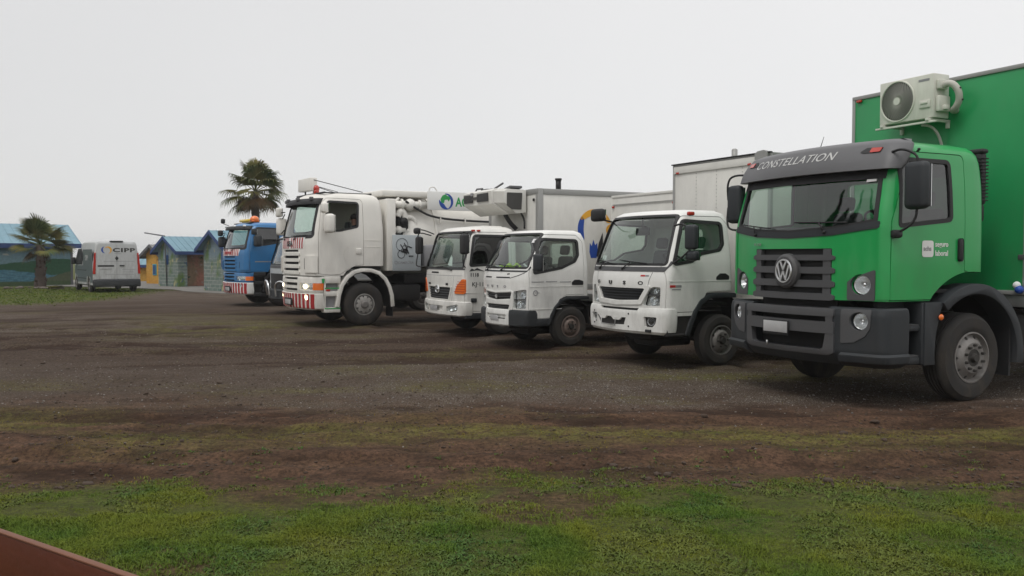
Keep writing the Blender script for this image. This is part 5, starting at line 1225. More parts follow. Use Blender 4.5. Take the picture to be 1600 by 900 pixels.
def masks(x, y):
    n1 = fbm(x, y, 1.6, 5, 1); n2 = fbm(x, y*1.8, .7, 4, 2); n3 = fbm(x, y, 5, 4, 3); n4 = fbm(x, y*2.5, 2.2, 5, 4)
    w = y+(n1-.5)*1.1+(n2-.5)*.7
    gb = 6.0+.0*x+.12*np.sin(x*.9)
    grass = 1-sstep(gb-.35, gb+.5, w)
    # bare patches in the lawn
    grass = grass*(1-.75*sstep(.60, .70, fbm(x, y, 1.1, 4, 9)))
    far = sstep(29, 32, y+(n3-.5)*6)*(1-sstep(-17.6, -15.6, x+(n3-.5)*2.5+(y-40)*.10))
    grass = np.maximum(grass, far)
    def strip(c, hw, amp): return amp*np.exp(-((w-c)/hw)**2)
    moss = strip(8.15, .45, 1.0)*sstep(-4, 0, x)*sstep(.25, .5, n4)
    moss = np.maximum(moss, strip(8.6, 1.0, .8)*(1-sstep(-2.5, .5, x))*sstep(.38, .62, n4))
    moss = np.maximum(moss, strip(13.3, .8, .75)*sstep(-4, -1, x)*(1-sstep(4.0, 6.5, x))*sstep(.3, .55, n4))
    moss = np.maximum(moss, strip(11.1, .5, .5)*sstep(.42, .62, n4)*(1-sstep(-1, 3, x)))
    moss = np.maximum(moss, np.exp(-((x+6.5)/3.2)**2-((y-20.8)/2.2)**2)*.9*sstep(.3, .55, n4))
    moss = np.maximum(moss, np.exp(-((x-3.0)/2.0)**2-((y-12.2)/.5)**2)*.9*sstep(.3, .55, n4))
    moss = np.maximum(moss, .35*sstep(.58, .75, n4)*sstep(6, 8, y)*(1-sstep(24, 30, y)))
    gravel = sstep(9.2, 10.2, w)*(1-sstep(13, 14.5, w))*(.45+.55*sstep(-5, 2, x))
    gravel = np.maximum(gravel, .60*sstep(.40, .62, fbm(x*.6, y*1.3, 2.6, 5, 44))*sstep(13, 18, y))
    gravel = np.maximum(gravel, .8*sstep(30, 38, y)*(1-far))
    return grass, moss, gravel
def rutmask(x, y):
    xx = x*.40-(y-16)*.25*(x < 4); f = fbm(xx, y*1.7+.03*x*x*(x < 2), 1.0, 5, 41)
    m = sstep(.50, .60, f)*sstep(12.6, 14, y)*(1-sstep(24, 34, y))
    m2 = sstep(.53, .62, fbm(x*.55, y*1.9, .55, 5, 43))*sstep(6.1, 6.9, y)*(1-sstep(9.6, 10.6, y))
    return np.maximum(m, m2*.9)
def height(x, y):
    fade = 1-sstep(20, 30, np.hypot(x*.6, y))
    h = (fbm(x, y, 2.5, 4, 5)-.5)*.05
    n = fbm(x, y*2.0, .6, 5, 6, .6); mud = sstep(6.2, 7.0, y)*(1-sstep(9.0, 9.8, y))
    h = h+(n-.5)*(.04+.075*mud)
    # tyre ruts sweeping from the lower left to the trucks and off along the row
    for (ax, ay, kk, wd, dp) in ((0, 7.1, .010, .16, .05), (0, 8.9, .008, .16, .035), (0, 14.4, .02, .14, .05), (0, 15.3, .022, .16, .05), (0, 16.8, .03, .16, .05), (0, 18.6, .035, .18, .05)):
        yc = ay+kk*(x-ax)**2*(x < 2)+(fbm(x, x*0, 3, 3, 8)-.5)*.5
        d = (y-yc); h = h-dp*np.exp(-(d/wd)**2)+dp*.45*np.exp(-((np.abs(d)-wd*1.9)/(wd*.7))**2)
    h = h-.035*rutmask(x, y)*(1-.4*(y < 11))
    # keep it level where the wheels stand
    return h*fade-.018*fade
def axis_coords(lo, hi, dense_lo, dense_hi, step, growth=1.05):
    a = list(np.arange(dense_lo, dense_hi+1e-6, step)); s = step
    while a[-1] < hi: s *= growth; a.append(a[-1]+s)
    s = step; f = []
    c = dense_lo
    while c > lo: s *= growth; c -= s; f.append(c)
    return np.array(f[::-1]+a)
def np_mesh(name, V, F, mats, parent=None):
    me = bpy.data.meshes.new(name); V = np.asarray(V, np.float32); F = np.asarray(F, np.int32)
    me.vertices.add(len(V)); me.vertices.foreach_set('co', V.ravel())
    k = F.shape[1]; me.loops.add(F.size); me.loops.foreach_set('vertex_index', F.ravel())
    me.polygons.add(len(F)); me.polygons.foreach_set('loop_start', np.arange(len(F), dtype=np.int32)*k); me.polygons.foreach_set('loop_total', np.full(len(F), k, np.int32))
    me.update(calc_edges=True)
    for m_ in mats: me.materials.append(m_)
    o = bpy.data.objects.new(name, me); C.objects.link(o)
    return o
def ground():
    xs = axis_coords(-900, 900, -6.5, 8, .06, 1.035); ys = axis_coords(-60, 1400, 4.0, 17, .055, 1.03)
    Xg, Yg = np.meshgrid(xs, ys); H = height(Xg, Yg)
    # level pads below each tyre
    for (cx, cy) in PADS:
        w = np.exp(-(((Xg-cx)**2+(Yg-cy)**2)/.30**2)**2); H = H*(1-w)+w*(.004)
    V = np.stack([Xg, Yg, H], -1).reshape(-1, 3); nx, ny = len(xs), len(ys)
    i = np.arange(nx-1)[None, :]+np.arange(ny-1)[:, None]*nx
    F = np.stack([i, i+1, i+nx+1, i+nx], -1).reshape(-1, 4)
    o = np_mesh('ground', V, F, [ground_mat()])
    for p in ('use_smooth',): o.data.polygons.foreach_set(p, np.ones(len(F), bool))
    g, m, r = masks(Xg, Yg)
    at = o.data.color_attributes.new('cover', 'FLOAT_COLOR', 'POINT')
    col = np.stack([g, m, r, rutmask(Xg, Yg)], -1).astype(np.float32); at.data.foreach_set('color', col.ravel())
    return tag(o, kind='structure')
def ground_mat():
    m = bpy.data.materials.new('dirt_and_grass_ground'); m.use_nodes = True; t = m.node_tree; N = t.nodes; Lk = t.links
    b = N['Principled BSDF']; b.inputs['Roughness'].default_value = .95; b.inputs['Specular IOR Level'].default_value = .1
    geo = N.new('ShaderNodeNewGeometry'); at = N.new('ShaderNodeAttribute'); at.attribute_name = 'cover'
    sp = N.new('ShaderNodeSeparateColor'); Lk.new(at.outputs['Color'], sp.inputs[0])
    def noise(scale, det=6, rough=.6, stretch=(1, 1, 1)):
        mp = N.new('ShaderNodeMapping'); mp.inputs['Scale'].default_value = stretch; Lk.new(geo.outputs['Position'], mp.inputs[0])
        n = N.new('ShaderNodeTexNoise'); n.inputs['Scale'].default_value = scale; n.inputs['Detail'].default_value = det; n.inputs['Roughness'].default_value = rough; Lk.new(mp.outputs[0], n.inputs[0]); return n.outputs[0]
    def rng(v, a, b_, c=0, d=1):
        n = N.new('ShaderNodeMapRange'); n.inputs[1].default_value = a; n.inputs[2].default_value = b_; n.inputs[3].default_value = c; n.inputs[4].default_value = d
        Lk.new(v, n.inputs[0]); return n.outputs[0]
    def mix(f, a, b_):
        n = N.new('ShaderNodeMixRGB')
        if isinstance(f, float): n.inputs[0].default_value = f
        else: Lk.new(f, n.inputs[0])
        for i, c in ((1, a), (2, b_)):
            if isinstance(c, tuple): n.inputs[i].default_value = (*c, 1)
            else: Lk.new(c, n.inputs[i])
        return n.outputs[0]
    def mul(a, b_):
        n = N.new('ShaderNodeMath'); n.operation = 'MULTIPLY'
        for i, c in enumerate((a, b_)):
            if isinstance(c, float): n.inputs[i].default_value = c
            else: Lk.new(c, n.inputs[i])
        return n.outputs[0]
    big = noise(.35, 5, .6, (1, 2, 1)); mid = noise(2.2, 7, .7, (1, 2.2, 1)); fine = noise(28, 6, .75); grit = noise(110, 3, .8)
    soil = mix(rng(mid, .35, .65), (.038, .026, .019), (.088, .062, .045))
    soil = mix(rng(big, .35, .65), soil, (.084, .063, .050))
    soil = mix(rng(fine, .38, .70), (.030, .021, .016), soil)
    red = N.new('ShaderNodeMath'); red.operation = 'ADD'; sy = N.new('ShaderNodeSeparateXYZ'); Lk.new(geo.outputs['Position'], sy.inputs[0]); Lk.new(sy.outputs[1], red.inputs[0]); Lk.new(mul(big, 2.4), red.inputs[1])
    soil = mix(rng(red.outputs[0], 10.6, 12.0, 1, 0), soil, mix(rng(mid, .36, .62), (.036, .021, .014), (.098, .056, .036)))
    soil = mix(rng(fine, .36, .60), (.024, .016, .011), soil)
    soil = mix(mul(at.outputs['Alpha'], rng(noise(6, 5, .7, (1, 3, 1)), .3, .55, .35, .95)), soil, (.021, .0125, .009))
    # gravel: pale grains among the soil
    vor = N.new('ShaderNodeTexVoronoi'); vor.inputs['Scale'].default_value = 55; Lk.new(geo.outputs['Position'], vor.inputs[0])
    vc = N.new('ShaderNodeSeparateColor'); Lk.new(vor.outputs['Color'], vc.inputs[0])
    stone = mix(rng(vc.outputs[0], .0, 1.), (.058, .049, .041), (.20, .178, .155))
    grav = mix(rng(vor.outputs['Distance'], .30, .45), stone, (.048, .036, .027))
    inv = N.new('ShaderNodeMath'); inv.operation = 'MULTIPLY_ADD'; inv.inputs[1].default_value = -.75; inv.inputs[2].default_value = 1; Lk.new(at.outputs['Alpha'], inv.inputs[0])
    c = mix(mul(mul(sp.outputs[2], inv.outputs[0]), rng(noise(.9, 5), .3, .6)), soil, grav)
    mossc = mix(rng(mid, .3, .7), (.052, .056, .015), (.118, .112, .030))
    mossc = mix(rng(fine, .35, .6), soil, mossc)
    c = mix(mul(sp.outputs[1], rng(noise(5, 5, .7), .30, .55)), c, mossc)
    grassc = mix(rng(mid, .3, .7), (.034, .048, .012), (.080, .090, .022))
    grassc = mix(rng(fine, .35, .6), (.030, .026, .014), grassc)
    c = mix(sp.outputs[0], c, grassc)
    sv = N.new('ShaderNodeVectorMath'); sv.operation = 'SCALE'; sv.inputs['Scale'].default_value = GROUND_GAIN; Lk.new(c, sv.inputs[0])
    Lk.new(sv.outputs[0], b.inputs['Base Color'])
    ad = N.new('ShaderNodeMath'); ad.operation = 'ADD'; Lk.new(fine, ad.inputs[0]); Lk.new(mul(grit, .5), ad.inputs[1])
    bp = N.new('ShaderNodeBump'); bp.inputs['Strength'].default_value = .9; bp.inputs['Distance'].default_value = .03; Lk.new(ad.outputs[0], bp.inputs['Height']); Lk.new(bp.outputs[0], b.inputs['Normal'])
    return m
GROUND_GAIN = 1.75
def bladesmat(name, c0, c1):
    m = bpy.data.materials.new(name); m.use_nodes = True; t = m.node_tree; N = t.nodes; Lk = t.links
    b = N['Principled BSDF']; b.inputs['Roughness'].default_value = .8; b.inputs['Specular IOR Level'].default_value = .08
    geo = N.new('ShaderNodeNewGeometry'); n = N.new('ShaderNodeMixRGB'); n.inputs[1].default_value = (*c0, 1); n.inputs[2].default_value = (*c1, 1)
    Lk.new(geo.outputs['Random Per Island'], n.inputs[0])
    n2 = N.new('ShaderNodeTexNoise'); n2.inputs['Scale'].default_value = 1.1; n2.inputs['Detail'].default_value = 4; Lk.new(geo.outputs['Position'], n2.inputs[0])
    mr = N.new('ShaderNodeMapRange'); mr.inputs[1].default_value = .38; mr.inputs[2].default_value = .62; mr.inputs[3].default_value = 0; mr.inputs[4].default_value = .75; Lk.new(n2.outputs[0], mr.inputs[0])
    n3 = N.new('ShaderNodeMixRGB'); n3.inputs[2].default_value = (c1[0]*1.55, c1[1]*1.0, c1[2]*.8, 1); Lk.new(mr.outputs[0], n3.inputs[0]); Lk.new(n.outputs[0], n3.inputs[1])
    Lk.new(n3.outputs[0], b.inputs['Base Color'])
    return m
def blades(name, px, py, hgt, wid, lean, m, nb=1, flat=False):
    """one curved blade (two quads) at each point"""
    n = len(px); z = height(px, py)-.004
    a = rng.uniform(0, 2*PI, n); dx, dy = np.cos(a), np.sin(a); b = rng.uniform(0, 2*PI, n); lx, ly = np.cos(b)*lean, np.sin(b)*lean
    P = np.stack([px, py, z], -1); W = np.stack([dx*wid/2, dy*wid/2, np.zeros(n)], -1)
    mid = P+np.stack([lx*hgt*.35, ly*hgt*.35, hgt*.6], -1); tip = P+np.stack([lx*hgt*1.1, ly*hgt*1.1, hgt*(1-.35*np.clip(lean, 0, 1.4))], -1)
    V = np.stack([P-W, P+W, mid+W*.8, mid-W*.8, tip+W*.12, tip-W*.12], 1).reshape(-1, 3)
    k = np.arange(n)[:, None]*6; F = np.concatenate([k+[[0, 1, 2, 3]], k+[[3, 2, 4, 5]]], 0)
    return np_mesh(name, V, F, [m])
def grass():
    # foreground lawn, in tufts
    nT = 46000
    ty = 4.25+rng.random(nT)**1.0*3.4; tx = rng.uniform(-1, 1, nT)*(ty*.60+.3)
    g, _, _ = masks(tx, ty); keep = rng.random(nT) < g*(.60+.6*sstep(.35, .62, fbm(tx, ty, .45, 4, 11))); tx, ty = tx[keep], ty[keep]
    size = (.45+1.15*sstep(.42, .62, fbm(tx, ty, .35, 4, 12)))*(1-.5*sstep(5.2, 6.2, ty))
    k = 13
    px = np.repeat(tx, k)+rng.normal(0, .024, len(tx)*k); py = np.repeat(ty, k)+rng.normal(0, .024, len(tx)*k); sz = np.repeat(size, k)
    h = sz*rng.uniform(.012, .034, len(px)); o = blades('grass', px, py, h, rng.uniform(.0025, .005, len(px)), rng.uniform(.3, 1.4, len(px)), bladesmat('grass_blades', (.042, .088, .012), (.115, .185, .030)))
    tag(o, 'short green grass with weeds along the near edge of the lot', 'grass', kind='stuff')
    # broad-leaved weeds lying low between the tufts
    nW = 9000; wy = 4.25+rng.random(nW)*3.3; wx = rng.uniform(-1, 1, nW)*(wy*.6+.3); g, _, _ = masks(wx, wy)
    cl = fbm(wx, wy, .5, 4, 21); keep = (rng.random(nW) < g*.9+.05) & (cl > .46); wx, wy = wx[keep], wy[keep]; k = 9
    px = np.repeat(wx, k)+rng.normal(0, .022, len(wx)*k); py = np.repeat(wy, k)+rng.normal(0, .022, len(wx)*k)
    o = blades('weeds', px, py, rng.uniform(.012, .032, len(px)), rng.uniform(.007, .013, len(px)), rng.uniform(.7, 1.8, len(px)), bladesmat('weed_leaves', (.036, .078, .020), (.090, .150, .040)))
    tag(o, 'low broad-leaved weeds scattered through the near grass', 'weeds', kind='stuff')
    # thin moss and stubble in the strips
    nM = 130000; my = 6.4+rng.random(nM)**1.3*9.5; mxx = rng.uniform(-1, 1, nM)*(my*.6+.4); g, mo, _ = masks(mxx, my); keep = rng.random(nM) < np.maximum(mo*.55, g*.5)+.006; mxx, my = mxx[keep], my[keep]
    o = blades('stubble', mxx, my, rng.uniform(.008, .028, len(mxx)), rng.uniform(.003, .008, len(mxx)), rng.uniform(.2, 1.5, len(mxx)), bladesmat('stubble_blades', (.060, .078, .016), (.145, .150, .034)))
    tag(o, 'sparse yellow green stubble in strips across the dirt', 'stubble', kind='stuff')
    # the far lawn on the left
    nF = 26000; fy = rng.uniform(29, 46, nF); fx = rng.uniform(-31, -14, nF); g, _, _ = masks(fx, fy); keep = rng.random(nF) < g; fx, fy = fx[keep], fy[keep]
    o = blades('lawn', fx, fy, rng.uniform(.015, .055, len(fx)), rng.uniform(.02, .05, len(fx)), rng.uniform(.2, 1.2, len(fx)), bladesmat('lawn_blades', (.040, .080, .014), (.085, .140, .026)))
    tag(o, 'rough green lawn before the mural building on the left', 'grass', kind='stuff')
def lumps(name, px, py, r, m, lab, cat, sink=.3):
    ico = bmesh.new(); bmesh.ops.create_icosphere(ico, subdivisions=1, radius=1); base = np.array([v.co[:] for v in ico.verts]); fc = np.array([[v.index for v in f.verts] for f in ico.faces]); ico.free()
    n = len(px); V = base[None]*(1+rng.uniform(-.35, .35, (n, len(base), 1))); sc = rng.uniform(.6, 1.3, (n, 1, 3)); sc[..., 2] *= .6
    V = V*sc*r[:, None, None]; V += np.stack([px, py, height(px, py)+r*.25], -1)[:, None]
    F = (fc[None]+np.arange(n)[:, None, None]*len(base)).reshape(-1, 3)
    o = np_mesh(name, V.reshape(-1, 3), F, [m]); tag(o, lab, cat, kind='stuff')
def stones():
    n = 16000; y = 7+rng.random(n)**1.2*13; x = rng.uniform(-1, 1, n)*(y*.6+.4); _, _, gr = masks(x, y); keep = rng.random(n) < gr*.85+.03; x, y = x[keep], y[keep]
    m = mat('gravel_stone', (.17, .155, .14), .9); t = m.node_tree; N = t.nodes; g = N.new('ShaderNodeNewGeometry'); cr = N.new('ShaderNodeMixRGB'); cr.inputs[1].default_value = (.05, .042, .036, 1); cr.inputs[2].default_value = (.25, .225, .20, 1)
    t.links.new(g.outputs['Random Per Island'], cr.inputs[0]); t.links.new(cr.outputs[0], N['Principled BSDF'].inputs['Base Color'])
    lumps('gravel', x, y, rng.uniform(.004, .013, len(x)), m, 'small pale gravel strewn over the dirt lot', 'gravel')
    n = 9000; y = 6.3+rng.random(n)**1.6*14; x = rng.uniform(-1, 1, n)*(y*.6+.4); keep = fbm(x, y, .8, 3, 31) > .47; x, y = x[keep], y[keep]
    lumps('clods', x, y, rng.uniform(.004, .017, len(x))*(1+1.4*(rng.random(len(x)) > .97)), mat('clod_earth', (.062, .042, .030), .95), 'dark clods of churned earth on the dirt lot', 'clods')

# =================================================================== buildings
def murals(name, kind):
    m = bpy.data.materials.new(name); m.use_nodes = True; t = m.node_tree; N = t.nodes; Lk = t.links; b = N['Principled BSDF']; b.inputs['Roughness'].default_value = .8
    tcn = N.new('ShaderNodeTexCoord'); sp = N.new('ShaderNodeSeparateXYZ'); Lk.new(tcn.outputs['Object'], sp.inputs[0])
    def noise(scale, vec=None):
        mp = N.new('ShaderNodeMapping'); mp.inputs['Scale'].default_value = vec or (1, 1, 1); Lk.new(tcn.outputs['Object'], mp.inputs[0]); n = N.new('ShaderNodeTexNoise'); n.inputs['Scale'].default_value = scale; n.inputs['Detail'].default_value = 4; Lk.new(mp.outputs[0], n.inputs[0]); return n.outputs[0]
    def ma(op, a, b_):
        n = N.new('ShaderNodeMath'); n.operation = op
        for i, c in enumerate((a, b_)):
            if isinstance(c, (int, float)): n.inputs[i].default_value = c
            else: Lk.new(c, n.inputs[i])
        return n.outputs[0]
    def st(v, a, b_):
        n = N.new('ShaderNodeMapRange'); n.inputs[1].default_value = a; n.inputs[2].default_value = b_; Lk.new(v, n.inputs[0]); return n.outputs[0]
    def mix(f, a, b_):
        n = N.new('ShaderNodeMixRGB'); Lk.new(f, n.inputs[0])
        for i, c in ((1, a), (2, b_)):
            if isinstance(c, tuple): n.inputs[i].default_value = (*c, 1)
            else: Lk.new(c, n.inputs[i])
        return n.outputs[0]
    x, z = sp.outputs['X'], sp.outputs['Z']
    if kind == 'lake':
        w = ma('MULTIPLY', ma('SUBTRACT', noise(.8, (1, 1, 3)), .5), .5); zz = ma('ADD', z, w)
        c = mix(st(zz, 1.5, 2.4), (.17, .28, .33), (.085, .16, .25))
        hill = ma('ADD', ma('MULTIPLY', ma('SINE', ma('MULTIPLY', ma('ADD', x, 2.2), .55), 0), .22), 1.35)
        c = mix(st(ma('SUBTRACT', hill, zz), 0, .03), c, (.022, .095, .045))
        lake = ma('ADD', ma('MULTIPLY', x, -.10), .55)
        c = mix(st(ma('SUBTRACT', lake, zz), 0, .05), c, mix(st(noise(3, (1, 1, 6)), .4, .6), (.05, .16, .24), (.10, .24, .32)))
        shore = ma('ADD', ma('MULTIPLY', x, .28), .85)
        c = mix(st(ma('SUBTRACT', shore, zz), 0, .04), c, (.085, .105, .055))
        # clouds and boards
        cl = st(noise(1.1, (1, 1, 3.2)), .60, .66); c = mix(ma('MULTIPLY', cl, st(zz, 1.5, 1.7)), c, (.42, .42, .38))
        base = st(z, .28, .22); c = mix(base, c, (.06, .10, .04))
    elif kind == 'stone':
        br = N.new('ShaderNodeTexBrick'); br.inputs['Scale'].default_value = 1; br.inputs['Color1'].default_value = (.15, .22, .19, 1); br.inputs['Color2'].default_value = (.24, .28, .26, 1); br.inputs['Mortar'].default_value = (.36, .38, .34, 1)
        br.inputs['Brick Width'].default_value = .42; br.inputs['Row Height'].default_value = .17; br.inputs['Mortar Size'].default_value = .016
        cb = N.new('ShaderNodeCombineXYZ'); Lk.new(x, cb.inputs[0]); Lk.new(z, cb.inputs[1]); Lk.new(cb.outputs[0], br.inputs[0])
        c = mix(st(z, 1.35, 1.75), br.outputs[0], (.20, .27, .31))
        c = mix(st(noise(1.3, (1, 1, .6)), .50, .60), c, (.12, .20, .06))
        c = mix(st(noise(2.3, (1, 1, .8)), .60, .66), c, (.46, .43, .25))
        c = mix(st(noise(3.1), .65, .70), c, (.07, .12, .20))
    elif kind == 'room':
        c = mix(st(noise(1.2), .45, .55), (.46, .20, .14), (.30, .20, .12)); c = mix(st(noise(2.1, (1, 1, 1.6)), .58, .63), c, (.02, .10, .05)); c = mix(st(noise(2.9), .62, .68), c, (.38, .30, .27))
    elif kind == 'orange':
        c = mix(st(noise(1.5), .4, .6), (.66, .33, .05), (.70, .40, .08)); c = mix(st(noise(2.6, (1, 1, .7)), .60, .66), c, (.34, .12, .03))
    wea = st(noise(9), .3, .8); v = N.new('ShaderNodeMixRGB'); v.blend_type = 'MULTIPLY'; v.inputs[0].default_value = .35; Lk.new(c, v.inputs[1]); Lk.new(wea, v.inputs[2])
    Lk.new(v.outputs[0], b.inputs['Base Color'])
    # lap boards
    wv = N.new('ShaderNodeTexWave'); wv.bands_direction = 'Z'; wv.inputs['Scale'].default_value = 1.9; wv.wave_profile = 'SAW'; Lk.new(tcn.outputs['Object'], wv.inputs[0])
    bp = N.new('ShaderNodeBump'); bp.inputs['Strength'].default_value = .4; bp.inputs['Distance'].default_value = .02; Lk.new(wv.outputs[0], bp.inputs['Height']); Lk.new(bp.outputs[0], b.inputs['Normal'])
    return m
roofm = mat('pale_blue_sheet_roof', (.165, .29, .355), .55, vary=.12)
fascm = mat('dark_blue_fascia', (.022, .050, .155), .6, vary=.1)
fasc2 = mat('grey_brown_fascia', (.10, .10, .11), .7, vary=.1)
conc = mat('concrete', (.24, .23, .21), .9, vary=.15, bump=.3, bscale=12)
def cabin(loc, rz, w, L, hw, hr, wallm, label, name='painted_cabin', over=.28, fm=None, rm=None, porch=None, windows=(), eave=.30):
    """gable end at local y=0 facing -y, ridge along +y, width w along x"""
    t = empty(name, (loc[0], loc[1], 0), rz, label, 'cabin')
    fm = fm or fascm; rm = rm or roofm
    wl = G()
    if porch:   # recessed stretch in the right-hand long side
        p0, p1 = porch
        poly = [(-w/2, 0), (w/2, 0), (w/2, p0), (w/2-.9, p0), (w/2-.9, p1), (w/2, p1), (w/2, L), (-w/2, L)]
        wl.prism(poly, 'z', 0, hw)
        inn = G().box(w/2-.905, w/2-.88, p0+.02, p1-.02, 0, hw).out('porch_wall', murals('porch_mural', 'room'), t)
    else: wl.box(-w/2, w/2, 0, L, 0, hw)
    wl.prism([(-w/2, hw+.001), (w/2, hw+.001), (0, hr-.06)], 'y', .002, L-.002)
    wall = wl.out('wall', wallm, t)
    sl = (hr-hw)/(w/2); ze = hr-sl*(w/2+eave)
    for s in (-1, 1):
        th = .05; P = [(0, hr), (s*(w/2+eave), ze), (s*(w/2+eave), ze+th), (0, hr+th)]
        rf = G().prism(P, 'y', -over, L+over).out('roof', rm, t, 20)
        g = G(); n = int((L+2*over)/.35)
        for i in range(n+1):
            y = -over+i*(L+2*over)/n; g.prism([(0, hr+th), (s*(w/2+eave), ze+th), (s*(w/2+eave), ze+th+.02), (0, hr+th+.02)], 'y', y-.015, y+.015)
        g.out('roof_rib', rm, rf)
        # fascia boards: along the eave and up the gables
        g = G().box(min(s*(w/2+eave), s*(w/2+eave+.03)), max(s*(w/2+eave), s*(w/2+eave+.03)), -over-.03, L+over+.03, ze-.13, ze+.045)
        for y in (-over-.03, L+over+.003):
            g.prism([(0, hr-.13), (s*(w/2+eave+.03), ze-.13), (s*(w/2+eave+.03), ze+.06), (0, hr+.06)], 'y', y, y+.027)
        g.out('fascia', fm, t)
    for (x, z, ww, hh, mm) in windows:
        f = G().box(x-ww/2-.05, x+ww/2+.05, -.03, -.002, z-hh/2-.05, z+hh/2+.05, .005).out('window', mm, t)
        G().box(x-ww/2, x+ww/2, -.036, -.031, z-hh/2, z+hh/2).out('pane', M['glass'] if 0 else mat('window_pane_paint', (.05, .10, .22), .2), f)
    return t
def buildings():
    stone = murals('stone_mural', 'stone')
    c = cabin((-18.45, 47.4), R(-43), 2.3, 7.5, 2.02, 2.66, stone, 'grey cabin with blue roof and stone-block mural, left of the two beside the blue truck', porch=(.5, 5.6), windows=((-.1, 1.45, .22, .42, fascm),))
    c2 = cabin((-13.84, 41.15), R(-43), 2.1, 6.0, 2.12, 2.80, stone, 'grey green cabin with blue roof and painted stone mural, nearest the blue truck', windows=((.75, 1.5, .18, .6, fascm),))
    c3 = cabin((-21.0, 51.8), R(-36), 1.55, 4.0, 1.80, 2.28, murals('orange_mural', 'orange'), 'small orange painted cabin with a grey roof beyond the white van', fm=fasc2, rm=mat('grey_sheet_roof', (.20, .20, .20), .6, vary=.1), windows=((.1, .85, .28, .55, mat('turquoise_paint', (.05, .33, .40), .6)),))
    c4 = cabin((-24.2, 58.0), R(-80), 2.2, 4.5, 1.15, 1.55, murals('yellow_mural', 'orange'), 'low yellow cabin with pale blue roof showing behind the orange cabin')
    # long building on the left with the lake mural; built with its long side facing the camera
    t = empty('mural_building', (-24.75, 49.8, 0), R(40), 'long low building with pale blue roof and a lake landscape mural', 'building')
    L, w, hw, hr = 16, 5.0, 2.42, 3.42
    wl = G().box(-L, 0, 0, w, 0, hw).prism([(0, hw+.001), (w, hw+.001), (w/2, hr-.08)], 'x', -L+.01, -.01)
    wl.out('wall', murals('lake_mural', 'lake'), t)
    ev = .35; sl = (hr-hw)/(w/2); ze = hr-sl*(w/2+ev)
    for (ya, yb) in ((w/2, -ev), (w/2, w+ev)):
        rf = G().prism([(ya, hr), (yb, ze), (yb, ze+.05), (ya, hr+.05)], 'x', -L-.3, .35).out('roof', roofm, t, 20)
        g = G(); n = 44
        for i in range(n+1):
            x = -L-.3+i*(L+.65)/n; g.prism([(ya, hr+.05), (yb, ze+.05), (yb, ze+.07), (ya, hr+.07)], 'x', x-.012, x+.012)
        g.out('roof_rib', roofm, rf)
    g = G().box(-L-.3, .38, -ev-.03, -ev, ze-.20, ze+.05).box(-L-.3, .38, w+ev, w+ev+.03, ze-.20, ze+.05)
    for x in (.352, -L-.33):
        g.prism([(w/2, hr-.15), (-ev, ze-.15), (-ev, ze+.055), (w/2, hr+.055), (w+ev, ze+.055), (w+ev, ze-.15)], 'x', x, x+.027)
    g.out('fascia', fascm, t)
    G().box(-L, .02, -.02, -.001, 2.22, 2.42).out('frieze_board', fascm, t)
    G().box(-.12, .0, -.018, -.002, 0, 2.21).out('corner_board', fasc2, t)
    G().prism(rpoly([(-9.9, 1.62), (-2.9-4, 1.70), (-6.5, 1.62), (-6.9, 1.50), (-9.9, 1.50)], .05), 'y', -.012, -.003).out('cloud_board', M['paper'], t)
    G().prism(rpoly([(-4.6, 1.42), (-3.9, 1.46), (-3.9, 1.30), (-4.5, 1.32)], .03), 'y', -.012, -.003).out('cloud_board', M['paper'], t)
    # boundary wall end right of it, concrete path, leaning pole
    g = G().box(-23.9, -22.6, 49.6, 49.8, 0, .85, .02).out('concrete_wall', conc); tag(g, 'low grey block wall between the mural building and the white van', 'wall')
    P = [(-24, 47.5), (-16.6, 43.2), (-14.9, 40.6), (-12.6, 38.6), (-9.0, 39.0), (-9.0, 60), (-32, 60), (-32, 52)]
    o = G().prism(P, 'z', .001, .03).out('path', mat('pale_concrete_path', (.17, .16, .145), .9, vary=.12, bump=.3, bscale=6)); tag(o, kind='structure')
    o = G().cyl((-20.6, 49.6, 2.95), (-18.55, 47.2, 2.72), .035, n=8).cyl((-18.56, 47.5, .0), (-18.56, 47.25, 2.74), .03, n=8).out('leaning_pole', fasc2); tag(o, 'thin dark pole slanting up over the roof of the left grey cabin', 'pole')

